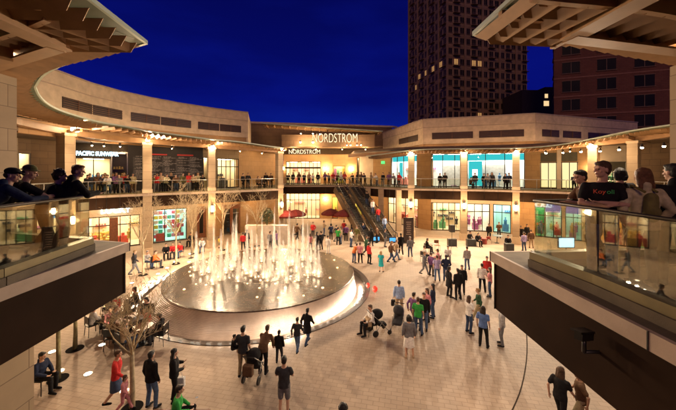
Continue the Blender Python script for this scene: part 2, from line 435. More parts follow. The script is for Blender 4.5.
# far rails (beyond the near corner)
railing('glass_railing', [p for p in ELr[3:]], 'glass railing with steel handrail round the left balcony', near=False, step=1.9)
railing('glass_railing', [(-7.0,39.9,5.3),(-7.0,40.25,5.3),(1.1,40.25,5.3)], 'glass railing in front of the department store entrance', step=1.9)
ERr = rail_path(ER)
railing('glass_railing', ERr[:-4], 'glass railing with steel handrail round the right balcony', step=1.9)
# near rails
nl = [(-4.62,-2,5.72),(-4.72,4.22,5.72),(-5.03,6.15,5.72),(-7.9,6.9,5.72)]
nr = [(3.55,-2,5.72),(3.42,3.9,5.72),(4.36,6.85-.9,5.72)]
a = WP(530,200.5,304*.5/29.5); nr = [(3.50,-2,5.72),(3.42,4.0,5.72),(3.30,5.12,5.72),(8.5,5.6,5.72)]
def near_rail(pts, label):
    t = railing('glass_railing', pts, label, h=.98, step=1.75, lift=0.0, near=True); return t
near_rail(nl, 'near glass railing with dark handrail where four dark-clad people lean')
near_rail(nr, 'near glass railing with dark handrail under the man with folded arms')
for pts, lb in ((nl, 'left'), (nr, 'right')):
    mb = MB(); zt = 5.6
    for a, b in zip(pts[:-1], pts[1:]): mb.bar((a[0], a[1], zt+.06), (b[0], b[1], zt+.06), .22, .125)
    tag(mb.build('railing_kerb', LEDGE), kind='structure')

# ---------------------------------------------------------------- walls / shops
def wallseg(mb, a, b, z0, z1, th=.4, push=0.0):
    a = Vector(a[:2]); b = Vector(b[:2]); t = (b-a).normalized(); n = Vector((-t.y, t.x))
    a = a+n*push; b = b+n*push
    mb.prism([tuple(a), tuple(b), tuple(b+n*th), tuple(a+n*th)], z0, z1)
PAL_GOODS = [(.55,.08,.05),(.08,.25,.5),(.75,.7,.6),(.7,.45,.1),(.12,.4,.2),(.45,.12,.35),(.05,.05,.06),(.8,.3,.25)]
def goodsmat(i): 
    c = PAL_GOODS[i % len(PAL_GOODS)]; return mat('goods_%s' % ['red','blue','white','ochre','green','plum','black','coral'][i % 8], c, .5, .15, 4)
def shop(parent, a, b, z0, z1, kind='warm', mull=3, head=.5, wallm=None, goods=2, transom=True, depth=3.2, sillz=0.0, seed=0):
    rnd = random.Random(seed+int(a[0]*10))
    a = Vector(a[:2]); b = Vector(b[:2]); L = (b-a).length; t = (b-a).normalized(); n = Vector((-t.y, t.x))
    def W(u, v, z): p = a+t*u+n*v; return (p.x, p.y, z)
    zt = z1
    room = MB()
    A0, B0, A1, B1 = W(0,.05,0), W(L,.05,0), W(0,depth,0), W(L,depth,0)
    q = lambda p, z: (p[0], p[1], z)
    room.quad([q(A1,z0), q(B1,z0), q(B1,zt+.02), q(A1,zt+.02)]); room.quad([q(A0,z0), q(A1,z0), q(A1,zt+.02), q(A0,zt+.02)])
    room.quad([q(B1,z0), q(B0,z0), q(B0,zt+.02), q(B1,zt+.02)]); room.quad([q(A0,z0+.012), q(B0,z0+.012), q(B1,z0+.012), q(A1,z0+.012)])
    room.quad([q(A0,zt+.02), q(B0,zt+.02), q(B1,zt+.02), q(A1,zt+.02)])
    wm = wallm or {'warm': mat('shop_wall_warm', (.72,.60,.42), .8, .05, 2), 'cool': mat('shop_wall_pale', (.62,.78,.70), .8, .05, 2),
                   'teal': mat('shop_wall_white', (.75,.74,.68), .8, .05, 2), 'dark': mat('shop_wall_dark', (.10,.07,.045), .8, .1, 2), 'green': mat('shop_wall_green', (.05,.55,.22), .7, .05, 2),
                   'yellow': mat('shop_wall_yellow', (.85,.75,.25), .7, .05, 2)}[kind]
    s = room.build('shopfront', wm, parent, fixn=False)
    cm = {'warm': CEILW, 'cool': CEILC, 'teal': emat('shop_ceiling_light_white', (1,.95,.85), 15), 'dark': CEILD, 'green': CEILC, 'yellow': CEILW}[kind]
    lp = MB(); np_ = max(1, int(L/1.6))
    for i in range(np_):
        u0 = L*(i+.2)/np_; u1 = L*(i+.8)/np_
        lp.prism([W(u0,.15*depth,0)[:2], W(u1,.15*depth,0)[:2], W(u1,.85*depth,0)[:2], W(u0,.85*depth,0)[:2]], zt-.06, zt-.01)
    lp.build('ceiling_light', cm, s)
    fr = MB(); fz = zt
    up = (0, 0, 1)
    for i in range(mull+1):
        u = L*i/mull; u = min(max(u, .05), L-.05)
        fr.bar(W(u,.06,z0), W(u,.06,fz), .07, .08, up=(n.x, n.y, 0))
    for z in ([z0+.06, fz-.04]+([z0+(fz-z0)*.72] if transom else [])): fr.bar(W(0,.06,z), W(L,.06,z), .078, .09)
    fr.build('window_frame', DKMET if kind != 'dark' else STEEL, s)
    MB().quad([W(.02,.1,z0+.02), W(L-.02,.1,z0+.02), W(L-.02,.1,fz-.02), W(.02,.1,fz-.02)]).build('pane', GLASS, s, fixn=False)
    for g in range(goods):
        gm = MB()
        for k in range(max(2, int(L*1.4))):
            u = rnd.uniform(.3, L-.3); v = rnd.uniform(.5, depth-.5); zb = z0
            ty = rnd.random()
            if ty < .35:   # display table with boxes
                gm.box(W(u, v, zb+.4), (rnd.uniform(.4,.9), .5, .8), math.atan2(t.y, t.x))
                gm.box(W(u, v, zb+.95), (rnd.uniform(.15,.4), .25, rnd.uniform(.15,.35)), math.atan2(t.y, t.x))
            elif ty < .7:  # dressed dummy
                x, y, z = W(u, max(v*.5, .5), zb)
                gm.lathe([(.14,.0),(.02,.02),(.02,.7),(.17,.72),(.13,1.0),(.19,1.35),(.06,1.45),(.05,1.5)], (x, y, z), 10); gm.ball((x, y, z+1.6), .09, 8, 6)
            else:          # wall shelf with wares
                zz = zb+rnd.choice((.9, 1.3, 1.7, 2.1)); gm.box(W(u, depth-.2, zz), (.9, .3, .04), math.atan2(t.y, t.x))
                for j in range(4): gm.box(W(u-.33+.22*j, depth-.2, zz+.13), (.14, .18, rnd.uniform(.12,.3)), math.atan2(t.y, t.x))
        gm.build('display_goods', goodsmat(rnd.randrange(8)), s)
    return s, W, L, t, n

def panel(name, W, u0, u1, z0, z1, v, m, parent, th=.06):
    mb = MB(); mb.prism([W(u0,v-th,0)[:2], W(u1,v-th,0)[:2], W(u1,v,0)[:2], W(u0,v,0)[:2]], z0, z1); return mb.build(name, m, parent)
def sconce(parent, W, u, z, v=-.12, power=60, r_=.11):
    p = W(u, v, z)
    s = MB().box(W(u, -.03, z), (.14, .05, .5)).build('wall_lamp', DKMET, parent)
    MB().lathe([(r_*.75,-.22),(r_,0),(r_*.75,.22)], p, 12).build('lamp_shade', LANT, s, smooth=True)
    q = W(u, v-.35, z); light('lamp_light', 'POINT', q, power, (1,.66,.34), .15, s)
    return s

def mkwing(name, label): return empty(name, (0,0,0), label=label, cat='mall building', group='wings of the shopping mall')
WL = mkwing('mall_wing', 'curved two-storey beige mall wing on the left with blackboard wall upstairs')
WC = mkwing('mall_wing', 'department store block in the middle with big raised store name')
WR = mkwing('mall_wing', 'curved two-storey mall wing on the right with turquoise-lit upper shop')
def seg(poly, p0, p1): return hit(p0, poly), hit(p1, poly)
LO, UP = (0.0, 4.55), (5.3, 9.7)
def pier(wing, poly, p0, p1, lvl, m=STONE, th=.5, push=0):
    a, b = seg(poly, p0, p1); mb = MB(); wallseg(mb, a, b, lvl[0], lvl[1], th, push); return mb.build('wall', m, wing)
def bay(wing, poly, p0, p1, lvl, top, kind, hm=STONE, **k):
    """shop bay with a header wall above"""
    a, b = seg(poly, p0, p1); mb = MB(); wallseg(mb, a, b, lvl[0]+top, lvl[1], .35); mb.build('wall_header', hm, wing)
    return shop(wing, a, b, lvl[0], lvl[0]+top, kind, **k)

# closing end walls behind the camera's view and beyond frame
for poly, wing, m in ((FL0[:7], WL, STONE), (FR0[7:], WR, STONE)):
    mb = MB()
    for a, b in zip(poly[:-1], poly[1:]): wallseg(mb, a, b, 0, 9.7, .4)
    mb.build('wall', m, wing)
PFL = FL0; PFR = FR0
# ---- left, ground floor
pier(WL, PFL, -36, 2, LO); 
s, W, L, t, n = bay(WL, PFL, 2, 20, LO, 3.3, 'warm', mull=2, goods=1, seed=1)
for i in range(2): panel('poster', W, .3+i*L*.48, L*.42+i*L*.48, .4, 2.9, -.02, mat('poster_print', (.55,.6,.5), .6, .7, 5), s)
s_ = pier(WL, PFL, 20, 36, LO, STONE_DK)
s, W, L, t, n = bay(WL, PFL, 36, 70, LO, 3.6, 'warm', mull=3, goods=3, seed=2)
sg = panel('sign_board', W, L*.38, L*.68, 3.3, 4.0, -.05, emat('blue_sign_light', (.02,.35,.75), 1.6), s)
for k in range(3):
    mb = MB(); rnd = random.Random(k)
    for i in range(14): 
        u = rnd.uniform(.3, L-.3); mb.ball(W(u, rnd.uniform(.4,1.2), rnd.uniform(.8, 1.5)), rnd.uniform(.08,.2), 7, 5)
    mb.build('flowers', [mat('flower_yellow', (.8,.6,.05), .6), mat('flower_red', (.7,.06,.04), .6), mat('flower_leaf', (.06,.25,.05), .6)][k], s)
pier(WL, PFL, 70, 88, LO, CREAM)
s, W, L, t, n = bay(WL, PFL, 88, 140, LO, 3.0, 'warm', hm=CREAM, mull=5, goods=3, transom=True, seed=3)
panel('door', W, L*.40, L*.56, 0.02, 2.9, -.03, WOOD, s); 
o_ = textobj('shop_sign', 'LUCKY', W(L*.52, -.12, 3.52), .72, emat('sign_white_glow', (.85,1,1), 3), s, t.to_3d(), .05, bold=.02)
pier(WL, PFL, 140, 153, LO, CREAM)
s, W, L, t, n = bay(WL, PFL, 153, 187, LO, 3.35, 'cool', mull=3, goods=1, transom=False, seed=4)
cols = [(.9,.15,.25),(.05,.7,.5),(.95,.75,.1),(.2,.55,.9),(.9,.4,.6),(.98,.95,.9)]
for r_ in range(6):
    for c_ in range(7):
        if random.random() < .15: continue
        u0 = .15+(L-.3)*c_/7; cc = cols[(r_*3+c_*2+random.randrange(3)) % 6]
        panel('display_goods', W, u0, u0+(L-.3)/7*.86, .35+r_*.48, .35+r_*.48+.34, .9, mat('pack_%s' % ['red','mint','yellow','sky','pink','white'][cols.index(cc)], cc, .5, .25, 6), s, .2)
pier(WL, PFL, 187, 197, LO)
a, b = seg(PFL, 197, 206); mb = MB(); wallseg(mb, a, b, 3.4, 4.55, .4); mb.build('wall_header', STONE_OR, WL)
d = MB(); wallseg(d, a, b, 0.0, 3.4, .12, .1); dd = d.build('door', WOOD, WL); d = MB(); wallseg(d, Vector(a).lerp(Vector(b), .3), Vector(a).lerp(Vector(b), .7), .5, 3.0, .03, .07); d.build('door_glass', DARKGL, dd)
pier(WL, PFL, 206, 222, LO, STONE_OR)
s, W, L, t, n = bay(WL, PFL, 222, 240, LO, 3.3, 'dark', hm=STONE_OR, mull=2, goods=2, seed=5)
for u in (0, L/2, L): panel('wood_frame', W, max(0, u-.16), min(L, u+.16), 0, 3.4, 0.0, WOOD, s, .1)
panel('wood_frame', W, 0, L, 2.9, 3.4, -.01, WOOD, s, .12)
pier(WL, PFL, 240, 283.2, LO, STONE_OR)
# ---- left, upper floor
pier(WL, PFL, -36, 18, UP); bay(WL, PFL, 18, 31, UP, 3.3, 'warm', mull=1, goods=1, hm=STONE_DK, transom=False)
pier(WL, PFL, 31, 60, UP, STONE_DK); bay(WL, PFL, 60, 64, UP, 3.3, 'warm', mull=1, goods=0, hm=STONE_DK, transom=False)
pier(WL, PFL, 64, 75, UP, STONE_DK)
s, W, L, t, n = bay(WL, PFL, 75, 111, UP, 3.1, 'warm', hm=DKMET, mull=2, goods=2, transom=False, seed=8)
textobj('shop_sign', 'PACIFIC SUNWEAR', W(L*.62, -.15, 8.75), .50, emat('sign_ice_glow', (.55,.85,1), 2.6), s, t.to_3d(), .05, bold=.025, sx=.70)
s, W, L, t, n = bay(WL, PFL, 111, 128, UP, 3.7, 'dark', hm=DKMET, mull=1, goods=2, transom=False, seed=9)
bd = MB(); a, b = seg(PFL, 128, 203); wallseg(bd, a, b, 5.3, 9.7, .4)
board = bd.build('notice_wall', mat('notice_wall_charcoal', (.032,.028,.030), .6, .1, 2), WL)
a2, b2 = Vector(a), Vector(b); tt = (b2-a2).normalized(); nn = Vector((-tt.y, tt.x, 0)); LB = (b2-a2).length
def WB(u, v, z): p = a2+tt*u+nn*v; return (p.x, p.y, z)
chalk = mat('board_lettering_grey', (.34,.31,.30), .8, .2, 8); redl = mat('board_lettering_red', (.55,.05,.05), .7, .1, 8)
rnd = random.Random(3)
for ci in range(5):
    u0 = .5+ci*(LB-.6)/5
    if ci in (1, 3): panel('board_heading', WB, u0+.05, u0+1.55, 8.78, 8.92, -.02, redl, board, .02)
    mb = MB(); zz = 8.6
    panel('board_notice', WB, u0-.1, u0+.55, 6.2+rnd.uniform(0,.5), 8.55, -.006, mat('board_panel_grey', (.085,.078,.08), .7, .35, 3), board, .015)
    while zz > 6.4:
        x = u0+rnd.uniform(0, .2)
        for k in range(rnd.randrange(2, 6)):
            wd = rnd.uniform(.08, .3); mb.prism([WB(x,-.035,0)[:2], WB(x+wd,-.035,0)[:2], WB(x+wd,-.024,0)[:2], WB(x,-.024,0)[:2]], zz, zz+.045); x += wd+.05
            if x > u0+1.75: break
        zz -= rnd.choice((.1, .1, .12, .24))
    mb.build('board_lettering', chalk, board)
bay(WL, PFL, 203, 208, UP, 3.4, 'warm', mull=1, goods=0, transom=False); pier(WL, PFL, 208, 217, UP)
bay(WL, PFL, 217, 239, UP, 3.3, 'warm', mull=5, goods=1, seed=11); pier(WL, PFL, 239, 283.2, UP, STONE_OR)

# ---- centre
PFC = [(-8.4,46,0),(1.45,46,0),(4,45,0),(7,43,0)]
pier(WC, PFC, 283.4, 286, LO, STONE_OR)
s, W, L, t, n = bay(WC, PFC, 286, 320, LO, 3.9, 'warm', mull=8, goods=1, hm=STONE_OR, seed=21)
pier(WC, PFC, 320, 332, LO, STONE_OR); s, W, L, t, n = bay(WC, PFC, 332, 338, LO, 3.3, 'yellow', mull=1, goods=1, hm=STONE_OR, transom=False)
sconce(s, W, -1.0, 3.0, power=240); pier(WC, PFC, 338, 352, LO, STONE_OR); s, W, L, t, n = bay(WC, PFC, 352, 362, LO, 3.6, 'yellow', mull=2, goods=1, hm=STONE_OR)
pier(WC, PFC, 362, 386.8, LO, STONE_OR)
pier(WC, PFC, 283.4, 286, UP, STONE_OR)
s, W, L, t, n = bay(WC, PFC, 286, 321, UP, 3.35, 'warm', mull=9, goods=1, hm=STONE_OR, seed=22)
panel('entrance_canopy', W, 0, L, 7.55, 7.8, -.02, DKMET, s, .8)
sconce(s, W, -.35, 7.6, power=60); sconce(s, W, L+.75, 7.55, power=320, r_=.16)
pier(WC, PFC, 321, 333, UP, STONE_OR)
s, W, L, t, n = bay(WC, PFC, 333, 345, UP, 2.7, 'yellow', mull=1, goods=0, hm=STONE_OR, transom=False, depth=1.0)
for i, cc in enumerate(((.9,.25,.5),(.3,.7,.3),(.95,.9,.7),(.9,.5,.1))): panel('poster', W, .15+i*L*.24, .1+(i+1)*L*.24, 5.6+.2*(i % 2), 7.6-.2*(i % 3), .7, mat('poster_col%s' % 'abcd'[i], cc, .5, .3, 3), s, .04)
sconce(s, W, L+.85, 7.55, power=320, r_=.16)
pier(WC, PFC, 345, 357, UP, STONE_OR)
a, b = seg(PFC, 357, 359.5); s, W, L, t, n = shop(WC, a, b, 5.3, 9.2, 'warm', mull=1, goods=0, transom=False, depth=.8)
mb = MB(); wallseg(mb, a, b, 9.2, 9.7); mb.build('wall_header', STONE_OR, WC)
pier(WC, PFC, 359.5, 386.8, UP, CREAM)
# upper block
BL, BR = WP(236, 118, 46.6), WP(392, 127, 51.5)
mb = MB(); mb.prism([(BL.x, BL.y), (BR.x, BR.y), (BR.x+1, BR.y+10), (BL.x-1, BL.y+14)], 9.7, 14.55); mb.build('wall', STONE_DK, WC)
mb = MB(); mb.prism([(BL.x-.15, BL.y-.15), (BR.x+.15, BR.y-.15), (BR.x+1, BR.y+.5), (BL.x-1, BL.y+.5)], 14.55, 14.85); mb.build('parapet_cap', CONC, WC)
mb = MB(); mb.prism([(-8.0,43.2), (5.2,43.2), (5.2,43.7), (-8.0,43.7)], 10.7, 12.35); mb.build('sign_fascia', STONE_DK, WC)
mb = MB(); mb.prism([(-12.0,43.0), (6.4,43.0), (6.4,47.2), (-12.0,46.4)], 10.62, 10.72); mb.build('soffit', STONE_DK, WC)
SIGNG = emat('sign_cream_glow', (1,.78,.48), 1.5)
def fit(o, width, height, c, mid):
    me = o.data; xs = [v.co.x for v in me.vertices]; zs = [v.co.z for v in me.vertices]
    sx = width/(max(xs)-min(xs)); sz = height/(max(zs)-min(zs)); mx_, mz_ = (max(xs)+min(xs))/2, (max(zs)+min(zs))/2
    for v in me.vertices: v.co.x = c+(v.co.x-mx_)*sx; v.co.z = mid+(v.co.z-mz_)*sz
o = textobj('store_name', 'NORDSTROM', (0, 43.05, 12), 1, SIGNG, WC, depth=.08, bold=-.024); fit(o, 6.3, 1.25, (335-338)/304*43.05, 7.2+33*43.05/304)
o = textobj('store_name', 'NORDSTROM', (0, 45.9, 12), 1, emat('sign_cream_dim', (1,.82,.5), 1.3), WC, depth=.06, bold=-.008); fit(o, 4.7, .62, (304.5-338)/304*45.9, 7.2+19.3*45.9/304)

# ---- right, ground floor
pier(WR, PFR, 365, 388, LO, STONE_OR)
bay(WR, PFR, 388, 418, LO, 3.7, 'warm', mull=5, goods=3, seed=31, hm=CREAM)
pier(WR, PFR, 418, 431, LO, STONE_OR)
bay(WR, PFR, 431, 461, LO, 3.4, 'warm', mull=5, goods=3, seed=32, hm=CREAM); pier(WR, PFR, 461, 467, LO)
bay(WR, PFR, 467, 490, LO, 3.3, 'warm', mull=3, goods=3, seed=33, hm=CREAM, wallm=mat('shop_wall_white', (.75,.74,.68))); pier(WR, PFR, 490, 493, LO, CREAM)
s, W, L, t, n = bay(WR, PFR, 493, 511, LO, 3.3, 'cool', mull=2, goods=2, seed=34, hm=CREAM)
pier(WR, PFR, 511, 535, LO, STONE_OR)
s, W, L, t, n = bay(WR, PFR, 535, 545, LO, 3.3, 'green', mull=1, goods=2, seed=35)
s, W, L, t, n = bay(WR, PFR, 545, 562, LO, 3.3, 'cool', mull=2, goods=3, seed=36)
BLUE = mat('awning_blue', (.04,.06,.42), .7, .1, 3); TEALC = mat('awning_teal', (.03,.40,.30), .7, .1, 3)
def awning(W, u0, u1, z, m, parent, dz=.9, dy=.9):
    mb = MB(); A, B, C_, D = W(u0,-.02,z), W(u1,-.02,z), W(u1,-dy,z-dz), W(u0,-dy,z-dz)
    mb.quad([A, B, C_, D]); mb.quad([A, D, W(u0,-.02,z-dz)]); mb.quad([B, W(u1,-.02,z-dz), C_]); mb.quad([D, C_, (C_[0],C_[1],C_[2]-.2), (D[0],D[1],D[2]-.2)])
    return mb.build('awning', m, parent, fixn=False)
awning(W, .1, L-.1, 3.75, BLUE, s, .7, .8)
panel('sign_board', W, .2, L*.8, 2.5, 2.95, -.05, TEALC, s)
pier(WR, PFR, 562, 565, LO); s, W, L, t, n = bay(WR, PFR, 565, 582, LO, 3.3, 'cool', mull=2, goods=3, seed=37); awning(W, .1, L-.1, 3.75, BLUE, s, .7, .8)
pier(WR, PFR, 582, 588, LO, STONE)
s, W, L, t, n = bay(WR, PFR, 588, 634, LO, 3.2, 'warm', mull=5, goods=3, seed=38, hm=mat('header_taupe', (.12,.09,.06), .6), wallm=mat('shop_wall_rose', (.5,.30,.18), .8))
textobj('shop_sign', 'LCI', W(L*.14, -.1, 3.62), .62, emat('sign_teal_glow', (.05,.7,.75), 1.8), s, t.to_3d(), .05, bold=.03)
for k, (cc, nm) in enumerate((((.9,.45,.35),'peach'), ((.95,.9,.8),'ivory'), ((.9,.55,.1),'amber'))):
    mb = MB(); rnd = random.Random(40+k)
    for i in range(40): th = rnd.uniform(0, 6.28); q = abs(rnd.gauss(0, .55)); c = W(L*.62+q*math.cos(th)*1.1, 1.1, 2.1+q*.5*math.sin(th)); mb.ball(c, rnd.uniform(.06,.15), 7, 5)
    mb.build('bouquet_flowers', mat('bouquet_'+nm, cc, .6), s)
mb = MB(); c = W(L*.62, 1.1, 0); mb.lathe([(.35,0),(.06,.1),(.06,.8),(.3,1.2),(.35,1.6)], c, 14); mb.build('vase', BLACK, s, smooth=True)
s, W, L, t, n = bay(WR, PFR, 634, 652, LO, 3.6, 'green', mull=3, goods=1, seed=39, hm=mat('header_green', (.02,.28,.08), .5))
mb = MB(); p0 = hit(652, PFR); wallseg(mb, p0, FR0[7], 0, 9.7, .4); mb.build('wall', STONE_DK, WR)
# ---- right, upper floor
pier(WR, PFR, 365, 391, UP, STONE_OR)
p = Vector(hit(385, PFR)); panel('exit_sign', lambda u, v, z: (p.x-.6+u, p.y-.4+v, z), 0, .5, 8.2, 8.6, 0, emat('green_glow', (.1,.8,.15), 1.5), WR)
def tealbay(p0, p1, mull, **k):
    s, W, L, t, n = bay(WR, PFR, p0, p1, UP, 4.0, 'teal', mull=mull, goods=1, hm=STONE_OR, transom=False, **k)
    panel('light_band', W, .05, L-.05, 8.45, 9.2, .35, TEAL, s, .05); return s, W, L, t, n
s, W, L, t, n = tealbay(391, 417, 4, seed=51); panel('light_panel', W, .2, .8, 5.4, 8.4, 1.5, TEAL, s)
pier(WR, PFR, 417, 431, UP, STONE_OR)
s, W, L, t, n = tealbay(431, 467, 3, seed=52); panel('partition', W, L*.45, L*.95, 5.4, 7.9, 2.2, mat('partition_grey', (.45,.42,.38), .7), s)
s, W, L, t, n = tealbay(467, 525, 3, seed=53); panel('light_panel', W, .2, 1.7, 5.4, 8.4, 1.4, TEAL, s); panel('partition', W, L*.28, L*.72, 5.4, 8.0, 2.2, mat('partition_grey', (.45,.42,.38), .7), s)
panel('light_panel', W, .6, 1.2, 6.6, 7.4, 1.3, emat('white_glow', (1,1,.95), 1.6), s)
pier(WR, PFR, 525, 540, UP, STONE_OR)
for p0, p1 in ((540, 557), (561, 578)):
    s, W, L, t, n = bay(WR, PFR, p0, p1, UP, 2.85, 'warm', mull=2, goods=0, transom=False, hm=STONE_OR, depth=.9)
    panel('lit_blind', W, .1, L-.1, 5.45, 8.1, .5, emat('lit_blind_glow', (1,.80,.40), .95), s, .03)
    panel('roller_blind', W, .05, L-.05, 8.2, 9.15, -.02, mat('blind_dark', (.08,.07,.045), .8), s)
pier(WR, PFR, 557, 561, UP, CREAM); s_ = pier(WR, PFR, 578, 600, UP, STONE_OR)
a, b = seg(PFR, 578, 600); aa, bb = Vector(a), Vector(b); tt2 = (bb-aa).normalized(); nn2 = Vector((-tt2.y, tt2.x, 0))
sconce(s_, lambda u, v, z: tuple((aa+tt2*u+nn2*v)[:2])+(z,), 1.0, 7.5, power=60)
s, W, L, t, n = bay(WR, PFR, 600, 626, UP, 2.8, 'warm', mull=2, goods=1, transom=False, hm=CREAM, depth=1.0)
panel('roller_blind', W, .05, L-.05, 7.2, 8.1, -.02, mat('blind_dark', (.08,.07,.045), .8), s)
mb = MB(); wallseg(mb, hit(626, PFR), hit(652, PFR), 5.3, 9.7, .4); mb.build('wall', STONE_DK, WR)

# ---- attic storeys above the canopy
def attic(wing, P, ztop, louv, z0=9.6):
    z = ztop
    mb = MB(); 
    for a, b in zip(P[:-1], P[1:]): wallseg(mb, a, b, z0, z-3.0, .5, .12)
    mb.build('lower_band', STONE_OR, wing)
    mb = MB()
    for a, b in zip(P[:-1], P[1:]): wallseg(mb, a, b, z-3.0, z-1.12, .6, 0)
    mb.build('wall', CONC, wing)
    mb = MB()
    for a, b in zip(P[:-1], P[1:]): wallseg(mb, a, b, z-1.05, z-.12, .6, -.06)
    mb.build('parapet', CONC, wing); mb = MB()
    for a, b in zip(P[:-1], P[1:]): wallseg(mb, a, b, z-3.1, z-3.0, .7, -.10)
    mb.build('string_course', CONC, wing)
    mb = MB()
    for a, b in zip(P[:-1], P[1:]): wallseg(mb, a, b, z-.12, z, .8, -.12); wallseg(mb, a, b, z-1.12, z-1.05, .6, -.01)
    mb.build('parapet_cap', CAPM, wing)
    for p0, p1 in louv:
        a, b = seg(P, p0, p1); f = MB(); wallseg(f, a, b, z-2.55, z-1.75, .1, -.02); fo = f.build('louvre_vent', BLACK, wing)
        sl = MB(); 
        A, B = Vector(a), Vector(b); t_ = (B-A).normalized(); n_ = Vector((-t_.y, t_.x, 0))
        for k in range(5): sl.bar((A-n_*.05+Vector((0,0,z-2.47+k*.16))), (B-n_*.05+Vector((0,0,z-2.47+k*.16))), .05, .05)
        sl.bar(((A+B)/2-n_*.06+Vector((0,0,z-2.55))), ((A+B)/2-n_*.06+Vector((0,0,z-1.75))), .06, .05, up=(n_.x,n_.y,0)); sl.build('louvre_slats', LOUV, fo)
    # roof behind
def wxy(px, Y): return ((px-CX)/F_PX*Y, Y, 0)
AL = [wxy(20,19.0), wxy(60,21.6), wxy(90,24.3), wxy(120,26.8), wxy(150,29.2), wxy(180,31.6), wxy(215,34.3), wxy(248,36.6)]
attic(WL, AL, 14.3, ((62,92),(93,122),(131,160),(161,191),(198,219),(220,241)))
mb = MB(); A = AL[-1]; mb.prism([A[:2], (A[0]-2.2, A[1]+9), (A[0]-3, A[1]+9), (A[0]-1, A[1])], 9.6, 14.3); mb.build('wall', CONC, WL)
AR = [wxy(383,50.5), wxy(423,37.4), wxy(479,35.4), wxy(535,33.5), wxy(586,36.4), wxy(637,39.7)]
attic(WR, AR, 13.6, ((399,418),(432,473),(479,524),(542,559),(563,581),(588,610),(612,634)))
# low flat roofs closing the upper floor
def roofp(E, F, z, name, k0, k1): 
    tag(MB().strip(offset(E, 1.2)[k0:k1], offset(F, 1.5)[k0:k1], z, th=.25).build(name, mat('roof_soffit_paint', (.20,.13,.075), .7, .1, 2)), kind='structure')
roofp(EL, FL, 9.95, 'roof_slab', 3, None); roofp(ER, FR, 9.9, 'roof_slab', 0, len(ER)-3)
# ---------------------------------------------------------------- towers behind
def towerbuild(name, label, c0, c1, c2, floors, fh, z0, matw, winw, gap, lit, sill=.9, wh=1.7, group='tall buildings behind the mall', balc=False, seed=1, brow=False):
    """two visible faces c0->c1 and c1->c2 (xy), windows in columns"""
    t = empty(name, (0,0,0), label=label, cat='tower block', group=group)
    rnd = random.Random(seed); zt = z0+floors*fh
    back = (c0[0]+(c2[0]-c1[0]), c0[1]+(c2[1]-c1[1]))
    MB().prism([c0, c1, c2, back], 0, zt+1.5).build('wall', matw, t)
    wins = []
    for a, b in ((c0, c1), (c1, c2)):
        A = Vector(a); B = Vector(b); L = (B-A).length; d = (B-A).normalized(); n = Vector((d.y, -d.x))
        ncol = max(1, int(L/(winw+gap))); step = L/ncol
        band = MB()
        for f in range(floors+1): 
            p, q = A+n*.06, B+n*.06; z = z0+f*fh
            band.prism([tuple(p), tuple(q), tuple(q-n*.05), tuple(p-n*.05)], z-.12, z+.12)
        if balc:
            for c in range(0, ncol+1, 3):
                p = A+d*(step*c); band.prism([tuple(p-d*.35+n*.25), tuple(p+d*.35+n*.25), tuple(p+d*.35), tuple(p-d*.35)], z0-10, zt+1)
        band.build('string_course', matw if not brow else mat('course_brown', (.24,.11,.07), .8), t)
        for f in range(floors):
            for c in range(ncol):
                u = step*(c+.5); zc = z0+f*fh+sill
                wins.append((A+d*u, d, n, zc, c, f, a == c0))
    wins.sort(key=lambda q: q[0].length+q[3]*.3)
    big = {}
    for k, (p, d, n, zc, c, f, first) in enumerate(wins):
        isl = lit(first, c, f)
        key = 'lit' if isl else 'dark'
        wd = winw/2
        def W(mb, dz0, dz1, w_, out_, thick):
            a_ = p-d*w_; b_ = p+d*w_
            mb.prism([tuple(a_+n*out_), tuple(b_+n*out_), tuple(b_+n*(out_-thick)), tuple(a_+n*(out_-thick))], zc+dz0, zc+dz1)
        one = k < 90 or isl
        mb = MB() if one else big.setdefault('w', MB())
        W(mb, 0, wh, wd, .02, .015)
        fm = MB() if one else big.setdefault('f', MB())
        W(fm, -.1, 0, wd+.12, .16, .15); W(fm, wh, wh+.09, wd+.08, .09, .08); W(fm, 0, wh, .04, .06, .05)
        if balc and c % 3 == 1:
            for q in range(2): W(fm, -.55+q*.5, -.5+q*.5, wd+.5, .9, .88 if q == 0 else .05)
        fmat = mat('window_surround', (.20,.12,.08), .8)
        if one:
            o = mb.build('window', emat('room_light_'+name, (1,.50,.18), .30) if isl else DARKGL, t)
            fm.build('window_frame', fmat, o)
    if 'w' in big:
        o = big['w'].build('window', DARKGL, t); o['kind'] = 'stuff'
        q = big['f'].build('window_frame', fmat, o)
    return t
def XY(px, Y): return ((px-CX)/F_PX*Y, Y)
TWM = brickmat('tower_wall', (.29,.18,.11), (.26,.16,.10), (.19,.12,.075), 1.5, .5, .02, .85)
lits = {(True, 12, 10), (False, 1, 10), (False, 4, 10), (False, 5, 10), (True, 9, 10), (True, 7, 10), (True, 5, 10), (False, 5, 5), (True, 2, 9), (True, 3, 10)}
towerbuild('residential_tower', 'tall dark brown residential tower with a few lit rooms, behind the right wing', XY(409,112), XY(447,90), XY(527,96), 21, 3.15, 6.5, TWM, 1.25, .75,
           lambda a, c, f: (a, c, f) in lits, balc=True)
RBM = brickmat('red_brick', (.17,.065,.040), (.15,.055,.034), (.11,.05,.034), .6, .3, .02, .85)
towerbuild('brick_building', 'dark red brick block with sparse square windows, behind the right canopy', XY(553,58), XY(554,54), XY(800,44), 14, 3.25, 4.0, RBM, 2.6, 2.3,
           lambda a, c, f: False, wh=1.9, sill=.8, brow=True, seed=4)
t = empty('low_dark_building', label='low dark building with two lit windows in the gap between the towers', cat='building', group='tall buildings behind the mall')
p0, p1, p2 = XY(522,84), XY(545,84), XY(560,84)
zt = lambda y, Y: 7.2+(171-y)/304*Y
